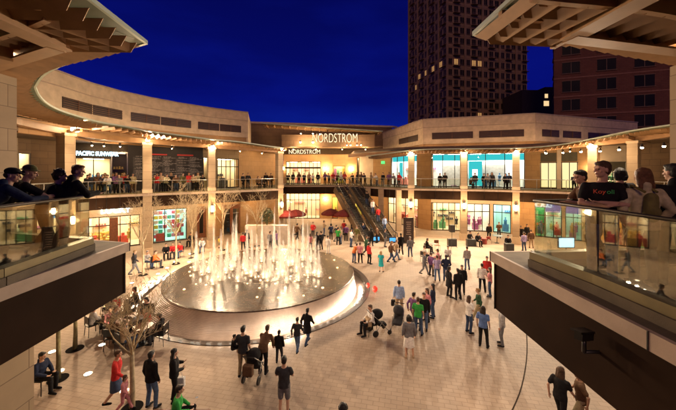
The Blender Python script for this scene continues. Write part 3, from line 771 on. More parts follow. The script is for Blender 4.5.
mb = MB(); mb.prism([p0, p1, (p1[0], 95), (p0[0], 95)], 0, zt(90,84)); mb.prism([p1, p2, (p2[0], 95), (p1[0], 95)], 0, zt(87,84)); mb.build('wall', mat('dark_wall', (.05,.03,.025), .8), t)
for y0, y1, x0, x1 in ((94,98,545,548),(101,106,544,549)):
    a, b = XY(x0, 83.9), XY(x1, 83.9); MB().prism([a, b, (b[0], 84.2), (a[0], 84.2)], zt(y1,84), zt(y0,84)).build('window', emat('room_light_pale', (1,.7,.35), .7), t)

# ---------------------------------------------------------------- canopy
def CP(px, py, Y): p = WP(px, py, Y); return (p.x, p.y, p.z)
CLp = [(-4.5,-3,10.5),(-4.6,4.5,10.5)]+[CP(147,42,7.75)]
far = [CP(118,50,8.3),CP(90,56,8.85),CP(64,63,9.5),(-10.0,10.3,10.5),(-11.5,11.6,10.5),CP(35,86,12.3),CP(40,97,13.6),CP(50,105.5,15.3),CP(65,112,17.3),CP(85,118,19),CP(100,122,20.5),CP(130,127,22.3),CP(150,131,23),CP(180,135,24.4),CP(210,139,26.2),CP(240,141.5,28.5),CP(262,145,30.3),CP(284,148,32.2)]
CLp += smoothp(far, 2)
CRp = [CP(366,156,37),CP(383,154,35),CP(400,151.5,33),CP(423,149,31.3),CP(460,148.5,30.3),CP(500,148.5,29.2),CP(540,147,27.8),CP(570,143,26.6),CP(600,137,25.2),CP(630,130.5,23.3),CP(668,125,20.2),(22.0,17,10.3),(20.6,13.6,10.4),(17,10.6,10.45),CP(690,66,9.6),CP(640,55,8.5),CP(600,48,7.9),CP(560,40,7.5),CP(500,35.5,7.25)]
CRp = smoothp(CRp, 2)+[CP(473,33,7.2),(3.35,4.5,10.5),(3.3,-3,10.5)]
def canopy(name, label, path, corner, width=3.6, fin=1.95, sp=.40, d=1):
    t = empty(name, label=label, cat='canopy', group='slatted canopies over the upper walkway')
    parts = [path[:corner+1], path[corner:]] if corner is not None else [path]
    roof = MB(); rim = MB(); sl = MB(); lip = MB()
    for P in parts:
        rp = resample(P, .6); I = offset(rp, width)
        if corner is not None and len(parts) == 2:   # mitre: keep the inner path from crossing the other leg
            pass
        z = [p[2] for p in rp]
        roof.strip(rp, I, z, th=.035); rim.strip(offset(rp, -.02), offset(rp, .05), [a+.03 for a in z], th=.09)
        # slats at even arc length
        acc = 0; nxt = sp*.5
        for a, b in zip(rp[:-1], rp[1:]):
            A = Vector(a); B = Vector(b); L = (B-A).length
            while nxt <= acc+L:
                c = A.lerp(B, (nxt-acc)/L); tt = Vector((B.x-A.x, B.y-A.y, 0)).normalized(); n = Vector((-tt.y, tt.x, 0))
                u = (Vector((0,0,1))*math.cos(R(40)) + tt*math.sin(R(40))*d)
                st = c+n*fin-Vector((0,0,.25)); en = c+n*.12-Vector((0,0,.22))
                # plank: width along u, thin across
                side = n.cross(u).normalized(); b0 = len(sl.v); wd, th = .24, .03
                for p, k in ((st, 0), (en, 1)):
                    for s1, s2 in ((-1,-1),(1,-1),(1,1),(-1,1)):
                        q = p+u*s1*wd/2+side*s2*th/2
                        if k and s1 > 0: q -= n*-.0
                        if k and s1 < 0: q += n*.22
                        sl.v.append(tuple(q))
                for f in ((0,3,2,1),(4,5,6,7),(0,1,5,4),(1,2,6,5),(2,3,7,6),(3,0,4,7)): sl.f.append(tuple(b0+i for i in f))
                nxt += sp
            acc += L
        # a pair of rails carrying the slats
        lip.strip(offset(rp, 1.0), offset(rp, 1.12), [a-.04 for a in z], th=.16); lip.strip(offset(rp, 1.9), offset(rp, 2.02), [a-.04 for a in z], th=.3)
    roof.build('glass_roof', GLROOF, t); rim.build('roof_edge', mat('glass_edge_pale', (.42,.48,.38), .4, .05), t)
    sl.build('slats', SLATM, t); lip.build('slat_rail', CANSTEEL, t)
    return t
cl = canopy('canopy', 'slatted glass-edged canopy sweeping round the left balcony with pointed tip', CLp, 2, d=-1)
cr = canopy('canopy', 'slatted glass-edged canopy sweeping round the right balcony with pointed tip', CRp, len(CRp)-3)
cc_ = canopy('canopy', 'slatted sunshade high on the department store above its big name', [CP(262,123,41.5),CP(383,131,42.5)], None, width=4.2, fin=3.2, sp=1.05)
def ringbeam(parent, E, px0, ztab, wd=.35, ht=.45):
    pass
# near beams
def boxbeam(parent, a, b, wd=.34, ht=.42, flange=True):
    mb = MB(); mb.bar(a, b, wd*.3, ht-.06)
    for s in (-1, 1): mb.bar((a[0],a[1],a[2]+s*(ht/2-.02)), (b[0],b[1],b[2]+s*(ht/2-.02)), wd, .045)
    return mb.build('beam', CANSTEEL, parent)
boxbeam(cl, (-6.25,-3,10.2), (-6.42,7.1,10.2), .42, .44)
boxbeam(cl, (-6.45,6.95,10.18), (-9.9,8.5,10.18), .34, .42)
boxbeam(cl, (-6.2,3.4,10.12), (-13,4.4,10.12), .3, .36)
boxbeam(cl, (-8.6,-3,10.16), (-8.9,8.0,10.16), .3, .34)
boxbeam(cr, (5.35,-3,10.2), (4.95,6.5,10.2), .42, .44)
boxbeam(cr, (4.9,6.42,10.18), (8.9,7.35,10.18), .34, .42)
boxbeam(cr, (5.1,3.1,10.12), (12,4.0,10.12), .3, .36)
boxbeam(cr, (7.6,-3,10.16), (8.2,7.1,10.16), .3, .34)
# near soffit (roof deck over the near walkways)
SOFF = mat('canopy_soffit', (.20,.13,.08), .75, .12, 1.5)
tag(MB().prism([(-6.9,-4),(-6.9,6.2),(-9.5,7.4),(-13,6.4),(-24,12),(-24,-4)], 10.53, 10.7).build('roof_slab', SOFF), kind='structure')
tag(MB().prism([(5.8,-4),(24,-4),(26,10),(15,7),(9,6.0),(5.8,5.3)], 10.53, 10.7).build('roof_slab', SOFF), kind='structure')
# big near piers
def bigpier(x0, x1, y0, y1, label):
    t = empty('stone_pier', ((x0+x1)/2, (y0+y1)/2, 0), label=label, cat='pillar', group='stone piers beside the near walkways')
    mb = MB(); mb.prism([(x0-(x0+x1)/2, y0-(y0+y1)/2), (x1-(x0+x1)/2, y0-(y0+y1)/2), (x1-(x0+x1)/2, y1-(y0+y1)/2), (x0-(x0+x1)/2, y1-(y0+y1)/2)], 0, 10.0); mb.build('shaft', STONE, t)
    mb = MB(); mb.box((x1-(x0+x1)/2+.01 if x1 < 0 else x0-(x0+x1)/2-.01, y0-(y0+y1)/2+.08, 7.6), (.05, .10, 4.6)); mb.build('corner_strip', DKMET, t)
bigpier(-11.6, -9.72, 8.3, 9.2, 'massive stone pier rising behind the people leaning on the left railing')
bigpier(8.95, 10.4, 7.45, 8.2, 'massive stone pier at the right edge behind the man in black')
t = tag(MB().prism([(-10,-3),(-6.2,-3),(-6.2,6.2),(-10,6.2)], 0, 4.58).build('stone_block', STONE), 'pale stone wall block under the left walkway beside the seated man', 'wall')

# ---------------------------------------------------------------- columns with lamps
ZC = {}
def column(px, poly, ztop, wd, label, base=True, off=.35, lampy=None, lp=230, lantern=None, slabz=5.3):
    p = hit(px, poly); i = None
    best = None
    # outward normal
    for a, b in zip(poly[:-1], poly[1:]):
        A, B = Vector(a[:2]), Vector(b[:2]); q = Vector(p[:2]); tt = (B-A)
        if tt.length < 1e-6: continue
        s = (q-A).dot(tt)/tt.length_squared
        if -.01 <= s <= 1.01 and abs((q-A).cross(tt.normalized())) < .05: best = tt.normalized()
    tt = best or Vector((1,0)); n = Vector((-tt.y, tt.x)); ang = math.atan2(tt.y, tt.x)
    c = Vector(p[:2])+n*off
    t = empty('stone_column', (c.x, c.y, 0), ang, label, 'pillar', 'columns carrying the balcony and canopy')
    MB().box((0,0,ztop/2), (wd, wd, ztop)).build('shaft', STONE, t)
    MB().box((0,0,.35), (wd+.12, wd+.12, .7)).box((0,0,5.35+.15), (wd+.08, wd+.08, .3)).box((0,0,ztop-.1), (wd+.1, wd+.1, .2)).build('plinth', CONC, t)
    # bracket arms out to the canopy edge
    MB().bar((0,.1,ztop+.1), (0,-1.3,ztop+.22), .18, .24).bar((0,0,ztop+.1), (0,3.2,ztop+.1), .18, .26).build('bracket', CANSTEEL, t)
    if lampy is not None:
        d = c-n*(off+.25)*1.0; z = CAMZ-(lampy-HZ)/F_PX*d.y
        f = empty('floodlight', (d.x, d.y, z), ang, label=None, cat='lamp')
        MB().lathe([(.03,.16),(.10,.12),(.15,.0),(.15,-.03)], (0,0,.05), 14).bar((0,0,.2), (0,.5,.2), .05, .05).build('housing', DKMET, f)
        MB().ball((0,-.02,-.09), (.15,.15,.14), 12, 8).build('lamp_lens', emat('flood_lens', (1,.84,.58), 90), f, smooth=True)
        l = light('lamp_light', 'SPOT', (0,-.3,-.3), lp*19, (1,.70,.43) if px < 300 else (1,.78,.56), .12, f, spot=150, blend=.9)
        tgt = Vector((FC[0]*.3+c.x*.35, FC[1]*.6+c.y*.22, 0)); dv = Matrix.Rotation(-ang, 4, 'Z') @ (tgt-Vector((d.x, d.y, z))); l.rotation_euler = dv.to_track_quat('-Z','Y').to_euler()
        light('lamp_light', 'POINT', (0,-1.0,-.5), lp*.32, (1,.66,.37), .12, f)
        f['label'] = 'bright floodlight on top of the '+label; f['group'] = 'floodlights on the column tops'
        f['label'] = ' '.join(f['label'].split()[:16])
    if lantern:
        z = lantern
        f = empty('wall_lantern', (c.x-n.x*(wd/2+.22), c.y-n.y*(wd/2+.22), z), ang, label=' '.join(('glowing lantern low on the '+label).split()[:16]), cat='lantern', group='lanterns on the columns')
        MB().lathe([(.10,-.28),(.13,-.1),(.13,.15),(.10,.28)], (0,0,0), 12).build('lamp_shade', LANT, f, smooth=True)
        MB().box((0,.12,0), (.16,.1,.7)).lathe([(.15,.28),(.04,.42)], (0,0,0), 12).lathe([(.04,-.40),(.15,-.28)], (0,0,0), 12).build('bracket', DKMET, f)
        light('lamp_light', 'POINT', (0,-.35,0), 260, (1,.64,.32), .15, f)
    return t, c, n, ang
column(70, EL, 9.9, .75, 'beige column on the left balcony beside the glowing shop name', lampy=128, lp=260, lantern=3.7)
column(147.5, EL, 9.6, .66, 'beige column on the left balcony between two halves of the blackboard wall', lampy=139, lp=260)
column(212, EL, 9.45, .62, 'beige column on the left balcony beside the small mullioned window', lampy=146, lantern=3.7)
column(281, EL, 9.3, .62, 'beige column at the inner end of the left balcony', lampy=148.5, lantern=3.6)
column(411, ER, 9.1, .62, 'beige column on the right balcony left of the brown pier', lampy=152.5, lantern=3.6)
column(464, ER, 9.2, .62, 'beige column on the right balcony in the middle of the turquoise shop', lampy=153, lantern=3.6)
column(516, ER, 9.3, .62, 'beige column on the right balcony at the right end of the turquoise shop', lampy=151, lantern=3.6)
column(592, ER, 9.4, .62, 'beige column on the right balcony right behind the dark-haired leaner', lampy=145, lantern=3.2)
column(632, ER, 9.6, .66, 'beige column behind the woman in the cream cardigan', lampy=None)
for px, p2, lb in ((353,WP(353,190,38.4),'leftmost of the slim columns by the escalators'),(368,WP(368,190,36.4),'slim column between the two escalators'),(381,WP(381,190,34.9),'slim column at the foot of the escalators'),(398.5,WP(398.5,190,33.4),'slim column right of the escalators, left of the dark sign')):
    t = empty('stone_column', (p2.x, p2.y, 0), label=lb, cat='pillar', group='slim columns by the escalators')
    MB().box((0,0,2.55), (.55,.55,5.1)).build('shaft', STONE, t); MB().box((0,0,.3), (.66,.66,.6)).build('plinth', CONC, t)
# ring beams following the columns (part of each canopy)
def rb(parent, E, pts):
    mb = MB(); P = []
    for px, z in pts:
        p = hit(px, E); P.append((p[0], p[1], z))
    P = [P[0]]+P[1:]
    # follow the walkway edge between the columns
    path = [q for q in resample([(*p[:2], 0) for p in E], 1.0)]
    res = []
    def zz(px):
        for (a, za), (b, zb) in zip(pts[:-1], pts[1:]):
            if a <= px <= b: return za+(zb-za)*(px-a)/(b-a)
        return pts[0][1] if px < pts[0][0] else pts[-1][1]
    offp = offset(path, .35)
    for q in offp:
        if q[1] < 7.2: continue
        px = CX+q[0]/q[1]*F_PX
        res.append((q[0], q[1], zz(px)))
    for a, b in zip(res[:-1], res[1:]): mb.bar(a, b, .34, .40)
    mb.build('ring_beam', CANSTEEL, parent)
rb(cl, EL, [(-60,10.1),(20,10.1),(70,10.0),(147,9.7),(212,9.55),(281,9.4)])
rb(cr, ER, [(350,9.2),(411,9.25),(464,9.3),(516,9.4),(592,9.55),(650,9.8),(700,10.1)])

# small lamps under the canopies
def minilamp(px, py, Y, label, p=35, r_=.09, spotp=0, s=60):
    c = WP(px, py, Y); f = empty('canopy_lamp', tuple(c), label=label, cat='lamp', group='small lamps under the canopies')
    MB().lathe([(.02,.26),(.05,.25),(r_*1.1,.08),(r_*1.15,0)], (0,0,0), 12).build('housing', DKMET, f)
    MB().ball((0,0,-.01), r_, 10, 7).build('lamp_lens', emat('mini_lens', (1,.80,.50), s), f, smooth=True)
    light('lamp_light', 'POINT', (0,-.05,-.25), p, (1,.66,.36), .08, f)
    return f
minilamp(5, 43, 7.8, 'round lamp under the left canopy above the man in the dark cap', 110, .07, s=60)
minilamp(673, 31, 7.1, 'round lamp under the right canopy above the man in black', 12, .07, s=30)
for k, (px, py, Y) in enumerate(((300.5,142,42.4),(313,142,42.4),(347,145,42),(350.5,145,42),(357,145,42),(361,145,42),(301,133.5,42),(313,133.5,42),(320,134,42))):
    minilamp(px, py, Y, ('lamp %s over the department store entrance' % ['left of the big store name, lower row','next to the big store name, lower row','first of four below the last letters','second of four below the last letters','third of four below the last letters','last of four below the last letters','high at the left under the sunshade','second high one under the sunshade','third high one under the sunshade'][k]), 170 if k < 2 else 90, .13 if k < 2 else .07, s=60)
for k, (px, py, Y) in enumerate(((546,153,28.6),(563,152.5,27.6),(581,151.5,26.6),(600,151,25.5),(619,149.5,24.0),(642,147.5,21.6),(664,146,20.4))):
    minilamp(px, py, Y, 'small canopy lamp above the right balcony, %s of seven counted from the turquoise shop' % ['first','second','third','fourth','fifth','sixth','seventh'][k], 40, .09, s=60)
for k, px in enumerate((92, 104, 120, 172, 240, 262)):  # extra downlights added to brighten the left balcony walls
    p = hit(px, FL0); q = Vector(p[:2])*.93; c = Vector((q.x, q.y, 9.35)); 
    f = empty('added_downlight', tuple(c), label='small downlight in the left balcony ceiling above %s' % ['the glowing shop name','the second word of the glowing shop name','the dark shop','the blackboard','the mullioned window','the plain orange wall'][k], cat='lamp', group='added downlights of the left balcony')
    MB().lathe([(.09,.30),(.09,0),(.07,0)], (0,0,0), 12).build('housing', DKMET, f); MB().ball((0,0,0), .06, 8, 6).build('lamp_lens', LAMPW, f)
    light('lamp_light', 'POINT', (0,0,-.2), 45, (1,.66,.34), .08, f)
for k, px in enumerate((372, 384, 400, 440, 480, 545, 570)):  # likewise added, to brighten the right balcony
    p = hit(px, FR0); q = Vector(p[:2])*.93; c = Vector((q.x, q.y, 9.1))
    f = empty('added_downlight', tuple(c), label='small downlight in the right balcony ceiling above %s' % ['the cream wall','the green exit sign','the small turquoise window','the turquoise shop left half','the turquoise shop right half','the first blind window','the second blind window'][k], cat='lamp', group='added downlights of the right balcony')
    MB().lathe([(.09,.30),(.09,0),(.07,0)], (0,0,0), 12).build('housing', DKMET, f); MB().ball((0,0,0), .06, 8, 6).build('lamp_lens', LAMPW, f)
    light('lamp_light', 'POINT', (0,0,-.2), 40, (1,.66,.34), .08, f)
# downlights added in the ground-floor soffit to brighten the fronts below
dl = [(75,FL0),(114,FL0),(170,FL0),(202,FL0),(232,FL0),(262,FL0),(300,PFC),(340,PFC),(375,PFR),(400,PFR),(425,PFR),(446,PFR),(480,PFR),(503,PFR),(525,PFR),(553,PFR),(576,PFR),(610,PFR),(640,PFR)]
where = ['between the cream walls at the left','the door of the cream-fronted shop','the rainbow-shelved shop','the wooden door','the wood-framed window','the plain orange wall by the fountain','the department store doors','the yellow window','the escalator landing','the shop behind the dark sign','the orange pier','the wide bright shop','the shop behind the band','the pale green shop window','the orange wall by the right walkway','the first blue awning','the second blue awning','the flower display','the green doorway']
for k, (px, pl) in enumerate(dl):
    p = hit(px, pl); q = Vector(p[:2])*.94
    f = empty('added_soffit_light', (q.x, q.y, 4.36 if px < 283 or px > 365 else 4.36), label='added round downlight in the balcony soffit before '+where[k], cat='lamp', group='added downlights under the balcony')
    MB().lathe([(.11,.12),(.11,0),(.08,0)], (0,0,0), 12).build('housing', DKMET, f); MB().ball((0,0,0), .07, 8, 6).build('lamp_lens', LAMPW, f)
    light('lamp_light', 'POINT', (0,0,-.2), (250 if 283 < px < 350 else 110) if px < 540 else 300, (1,.66,.34), .1, f)

# ---------------------------------------------------------------- fountain
def fountain():
    t = empty('fountain', (FC[0], FC[1], 0), label='large round tilted granite fountain with lit jets in the middle of the plaza', cat='fountain')
    o = lambda x, y: (x-FC[0], y-FC[1])
    n = 160
    # moat floor and wall
    mb = MB(); mb.lathe([(MOAT_R,.0),(MOAT_R,-.15),(0.01,-.15)], (0,0,0), 96, caps=False)
    mb.build('moat', mat('wet_dark_granite', (.07,.05,.04), .3, .25, 3, spec=.7), t)
    mb = MB(); mb.lathe([(MOAT_R,.035),(MOAT_R+.0,.035)], (0,0,0), 4) if False else None
    mb.lathe([(MOAT_R-.02,-.03),(MOAT_R-.02,.03),(MOAT_R+.28,.03),(MOAT_R+.28,.0)], (0,0,0), 128, caps=False)
    mb.build('kerb', mat('dark_granite_kerb', (.06,.045,.035), .35, .2, 6, spec=.5), t)
    BC, BR_, TC_, TR, ZT = (-5.16,19.27), 6.30, (-4.6,18.95), 5.55, .95
    mb = MB(); steps = 20; prof = []
    for k in range(steps+1):
        s = k/steps; zz = -.2+(ZT+.2)*(s**.92)
        prof.append((s, zz))
        if k < steps:
            s2 = (k+1)/steps; prof.append((s2-.004, zz+.006))
    cnt = 0
    for s, zz in prof:
        cx, cy_, r_ = BC[0]+(TC_[0]-BC[0])*s, BC[1]+(TC_[1]-BC[1])*s, BR_+(TR-BR_)*s
        for k in range(n):
            th = 2*math.pi*k/n; mb.v.append((cx-FC[0]+r_*math.cos(th), cy_-FC[1]+r_*math.sin(th), zz))
        cnt += 1
    for i in range(cnt-1):
        for k in range(n):
            k2 = (k+1) % n; mb.f.append((i*n+k, i*n+k2, (i+1)*n+k2, (i+1)*n+k))
    mb.build('stepped_skirt', mat('skirt_granite', (.44,.32,.245), .42, .12, 2, bump=.5, bscale=9, spec=.6), t, smooth=False)
    cx, cy_ = o(*TC_)
    mb = MB(); mb.lathe([(TR+.0,-.02),(TR+.03,.01),(TR-.02,.035),(TR-.25,.04),(2.2,.05),(1.9,-.02),(1.5,.02),(.4,.03),(.001,.03)], (cx, cy_, ZT), 128, caps=False)
    top = mb.build('granite_disc', mat('wet_brown_granite', (.060,.034,.018), .26, .35, 1.6, bump=.4, bscale=10, spec=.28), t)
    # lamps added in the moat and on the kerb to brighten the skirt
    strip = emat('added_skirt_glow', (1,.80,.58), .3)
    for a0, a1, pw in ((200, 262, 0), (262, 345, 1), (150, 200, 0)):
        pass
    k = 0
    for ang in list(range(140, 262, 5))+list(range(262, 366, 4)):
        a = R(ang); bx = o(*BC); right = ang > 262
        gap = math.hypot(MOAT_R*math.cos(a)-bx[0], MOAT_R*math.sin(a)-bx[1])-BR_
        rr = MOAT_R-.08 if gap > .35 else MOAT_R+(.42 if ang < 214 else .20); zz = -.02 if gap > .35 else .07
        x, y = rr*math.cos(a), rr*math.sin(a); d = math.hypot(x-bx[0], y-bx[1])-BR_
        MB().box((x, y, zz-.03), (.05, .16, .05), a).build('added_skirt_light', strip, t)
        rl = rr-(.2 if gap > .35 else .05)
        light('lamp_light', 'POINT', (rl*math.cos(a), rl*math.sin(a), zz+.07), 36*d*d*(5.5 if ang < 214 else .40 if ang < 262 else .8 if ang < 285 else 2.8), (1,.82,.62), .06, t)
    # jets and nozzle lamps
    rnd = random.Random(12)
    jets = []
    px_h = [(196,3.0),(203,2.4),(214,4.3),(221,3.6),(227,2.6),(233,3.9),(239,2.2),(247,4.6),(252,3.4),(257,2.9),(262,4.0),(268,3.0),(274,4.7),(279,4.2),(283,2.6),(289,4.4),(293,3.2),(297,2.6),(303,4.5),(308,3.9),(315,3.0),(319,2.4),(227,1.8),(244,1.6),(264,1.7),(281,1.9),(299,1.6),(311,1.5),(210,1.6),(236,4.2),(270,2.2),(287,1.7)]
    water = bpy.data.materials.new('jet_water'); water.use_nodes = True; w_ = water.node_tree; w_.nodes.clear()
    oo = w_.nodes.new('ShaderNodeOutputMaterial'); tr = w_.nodes.new('ShaderNodeBsdfTransparent'); tl = w_.nodes.new('ShaderNodeBsdfTranslucent'); df = w_.nodes.new('ShaderNodeBsdfDiffuse')
    tl.inputs[0].default_value = (.95,.93,.9,1); df.inputs[0].default_value = (.95,.93,.9,1)
    m1 = w_.nodes.new('ShaderNodeMixShader'); m1.inputs[0].default_value = .5; w_.links.new(df.outputs[0], m1.inputs[1]); w_.links.new(tl.outputs[0], m1.inputs[2])
    m2 = w_.nodes.new('ShaderNodeMixShader'); w_.links.new(tr.outputs[0], m2.inputs[1]); w_.links.new(m1.outputs[0], m2.inputs[2])
    tcn = w_.nodes.new('ShaderNodeTexCoord'); mpn = w_.nodes.new('ShaderNodeMapping'); mpn.inputs['Scale'].default_value = (9,9,2.2); w_.links.new(tcn.outputs['Object'], mpn.inputs[0])
    nn_ = w_.nodes.new('ShaderNodeTexNoise'); nn_.inputs['Scale'].default_value = 1.2; nn_.inputs['Detail'].default_value = 6; w_.links.new(mpn.outputs[0], nn_.inputs['Vector'])
    sx_ = w_.nodes.new('ShaderNodeSeparateXYZ'); w_.links.new(tcn.outputs['Object'], sx_.inputs[0])
    mr = w_.nodes.new('ShaderNodeMapRange'); mr.inputs['From Min'].default_value = .0; mr.inputs['From Max'].default_value = 4.6; mr.inputs['To Min'].default_value = .30; mr.inputs['To Max'].default_value = -.12
    w_.links.new(sx_.outputs['Z'], mr.inputs['Value'])
    ad = w_.nodes.new('ShaderNodeMath'); ad.operation = 'ADD'; w_.links.new(nn_.outputs['Fac'], ad.inputs[0]); w_.links.new(mr.outputs[0], ad.inputs[1])
    rr_ = w_.nodes.new('ShaderNodeMapRange'); rr_.inputs['From Min'].default_value = .30; rr_.inputs['From Max'].default_value = .78; w_.links.new(ad.outputs[0], rr_.inputs['Value'])
    lw = w_.nodes.new('ShaderNodeLayerWeight'); lw.inputs[0].default_value = .5
    iv = w_.nodes.new('ShaderNodeMath'); iv.operation = 'SUBTRACT'; iv.inputs[0].default_value = 1; w_.links.new(lw.outputs['Facing'], iv.inputs[1])
    pw_ = w_.nodes.new('ShaderNodeMath'); pw_.operation = 'POWER'; pw_.inputs[1].default_value = 1.5; w_.links.new(iv.outputs[0], pw_.inputs[0])
    ml = w_.nodes.new('ShaderNodeMath'); ml.operation = 'MULTIPLY'; w_.links.new(pw_.outputs[0], ml.inputs[0]); w_.links.new(rr_.outputs[0], ml.inputs[1])
    ml2 = w_.nodes.new('ShaderNodeMath'); ml2.operation = 'MULTIPLY'; ml2.inputs[1].default_value = .50; w_.links.new(ml.outputs[0], ml2.inputs[0]); w_.links.new(ml2.outputs[0], m2.inputs[0]); w_.links.new(m2.outputs[0], oo.inputs[0])
    for px, h in px_h:
        # spread the feet of the jets over the inner disc
        Yj = rnd.uniform(16.6, 21.4); x = (px-CX)/F_PX*Yj
        if math.hypot(x-TC_[0], Yj-TC_[1]) > 4.2: Yj = TC_[1]+rnd.uniform(-.6,.6); x = (px-CX)/F_PX*Yj
        jx, jy = o(x, Yj); h *= .82
        mb = MB(); m = 14
        lx = rnd.uniform(-.05,.05); pts = [(jx+lx*(k/m)**2, jy, ZT+h*k/m) for k in range(m+1)]
        rad = [.10*(1-.5*k/m)+rnd.uniform(0,.012) for k in range(m+1)]; rad[-1] = .02
        mb.tube(pts, rad, 10)
        # falling mist sheath lower down
        m = 8; hh = h*.62
        mb.tube([(jx+lx*.3, jy, ZT+hh*(1-k/m)+.02) for k in range(m+1)], [.075+.24*(k/m)**1.1 for k in range(m+1)], 14, caps=False)
        for q in range(5):
            a_ = rnd.uniform(0,6.28); rr_0 = rnd.uniform(.02,.05); h_ = h*rnd.uniform(.55,1.04); mb.tube([(jx+math.cos(a_)*(rr_0+.05*(k/6)), jy+math.sin(a_)*(rr_0+.05*(k/6)), ZT+h_*(.25+.75*k/6)) for k in range(7)], [.018,.02,.018,.018,.014,.012,.005], 6)
        # droplets near the top
        for k in range(46): 
            q = rnd.uniform(.15, 1.05); sg_ = .05+.10*(1-q); mb.ball((jx+rnd.gauss(0,sg_), jy+rnd.gauss(0,sg_), ZT+h*q), rnd.uniform(.006,.016), 5, 4)
        j = mb.build('water_jet', water, t, smooth=True, fixn=False)
        jets.append((jx, jy, h))
    lens = 0
    for i in range(96):
        if i < 32: x, y = jets[i][0]+.0, jets[i][1]-.16
        else:
            a = rnd.uniform(0, 2*math.pi); q = 5.0*rnd.uniform(.0,1)**.62; x, y = cx+q*math.cos(a), cy_+q*math.sin(a)
        r_ = rnd.uniform(.028,.048)
        MB().lathe([(r_*1.3,.02),(r_*1.3,.06),(r_,.075),(.001,.085)], (x, y, ZT), 10).build('nozzle_lamp', NOZ, t)
    for k, (jx, jy, h) in enumerate(jets):
        if k % 1 == 0: light('lamp_light', 'POINT', (jx-.02, jy-.32, ZT+.30), 3.2, (1,.74,.45), .06, t)  # extra point light added at each jet to brighten the water
    # puffs of spray around the feet
    for k in range(10):
        jx, jy, h = jets[k*3]; mb = MB()
        for q in range(120): mb.ball((jx+rnd.gauss(0,.28), jy+rnd.gauss(0,.28), ZT+.08+abs(rnd.gauss(0,.22))), rnd.uniform(.006,.018), 5, 4)
        sp_ = mb.build('water_spray', water, t, fixn=False); sp_['kind'] = 'stuff'
fountain()

# ---------------------------------------------------------------- in-ground lamps
GL = [(88,374,'right of the first trunk below the left walkway'),(102,345,'between the small trees and the crowded tables'),(124,391,'beside the trunk of the nearest tree'),(94,325,'left of the crowded tables'),(60,371,'right beside the seated man in dark clothes'),
      (132,283,'left of the fountain rim near the walkway end'),(158,274,'left of the fountain below the seated row'),(167,268,'before the seated row at the rainbow shop'),(175,262,'before the red chairs'),(189,262,'right of the seated row'),(190,254,'behind the left end of the fountain'),
      (205,268,'just behind the left rim of the fountain'),(150,282,'at the left shoulder of the fountain'),(52,352,'under the left walkway edge')]
for px, py, lb in GL:
    p = G(px, py); f = empty('ground_light', (p.x, p.y, 0), label='round glowing lamp set in the paving '+lb, cat='ground lamp', group='lamps set in the paving')
    MB().lathe([(.14,.004),(.14,.012),(.11,.014)], (0,0,0), 16).build('rim', STEEL, f); MB().lathe([(.11,.006),(.11,.016),(.001,.02)], (0,0,0), 16).build('lens', emat('ground_lens', (1,.85,.62), 9), f)
    if py > 300: light('lamp_light', 'SPOT', (0,0,.05), 150, (1,.72,.42), .06, f, rot=(R(180),0,0), spot=100)

# ---------------------------------------------------------------- bare trees
BARK = mat('pale_bark', (.42,.33,.20), .8, .25, 9, bump=.4); BARKD = mat('olive_bark', (.16,.13,.06), .8, .25, 9, bump=.4)
def tree(px, py, H, label, seed, fork=.36, spread=1.0, bark=BARK, dens=1.0):
    p = G(px, py); rnd = random.Random(seed); t = empty('bare_tree', (p.x, p.y, 0), label=label, cat='tree', group='bare young trees round the plaza')
    MB().lathe([(.30,.004),(.30,.012),(.12,.014)], (0,0,0), 20).build('tree_grate', mat('grate_iron', (.008,.007,.006), .95, .1, spec=.05), t)
    fz = H*fork; tr_ = MB(); pts = [(0,0,0),(.02,0,fz*.3),(-.01,.02,fz*.7),(0,0,fz)]
    tr_.tube(pts, [.085,.07,.062,.055], 10); 
    br = MB(); tw = MB()
    def grow(mb_b, p0, d, L, r0, lev):
        n = 5; pts = [Vector(p0)]; dd = d.copy()
        for k in range(n):
            dd = (dd+Vector((rnd.gauss(0,.10), rnd.gauss(0,.10), .05+rnd.gauss(0,.05)))).normalized(); pts.append(pts[-1]+dd*L/n)
        rad = [r0*(1-.75*k/n) for k in range(n+1)]
        (br if lev < 2 else tw).tube(pts, rad, 6 if lev < 2 else 4)
        if lev < 4:
            nb = int(4*dens+rnd.random()) if lev < 3 else int(3*dens+.5)
            for k in range(nb):
                i = rnd.uniform(.25, 1)*n; i0 = min(int(i), n-1); q = pts[i0].lerp(pts[i0+1], i-i0)
                dv = (dd*1.0+Vector((rnd.gauss(0,.75), rnd.gauss(0,.75), rnd.gauss(.15,.35)))).normalized()
                grow(mb_b, q, dv, L*rnd.uniform(.42,.68), max(.005, rad[i0]*.6), lev+1)
    nb = 6
    for k in range(nb):
        a = 2*math.pi*k/nb+rnd.uniform(-.3,.3); s = rnd.uniform(.45,.8)*spread
        grow(br, (0,0,fz*rnd.uniform(.9,1.0)), Vector((math.cos(a)*s, math.sin(a)*s, 1)).normalized(), (H-fz)*rnd.uniform(.6,.8), .035, 0)
    trk = tr_.build('trunk', bark, t, smooth=True); br.build('branches', bark, t, smooth=True); tw.build('twigs', bark, t)
    return t
tree(132, 408, 3.9, 'nearest bare tree, pale forked branches in front of the crowded tables', 1, .44, .95)
tree(58, 379, 4.3, 'bare tree with bright lit trunk beside the seated man below the left walkway', 2, .5, .8, BARKD)
tree(75, 349, 4.4, 'bare tree just under the corner of the left walkway', 3, .5, .8, BARKD)
tree(143, 275, 5.4, 'bare tree standing before the cream pier left of the rainbow shop', 4, .42, .75, dens=.9)
tree(176, 264, 5.4, 'bare tree before the middle of the rainbow shop', 5, .42, .7, dens=.9)
tree(192, 254, 5.2, 'bare tree before the wooden door', 6, .42, .7, dens=.9)
tree(223, 250, 5.6, 'bare tree before the wood-framed window behind the jets', 7, .42, .7, dens=.9)
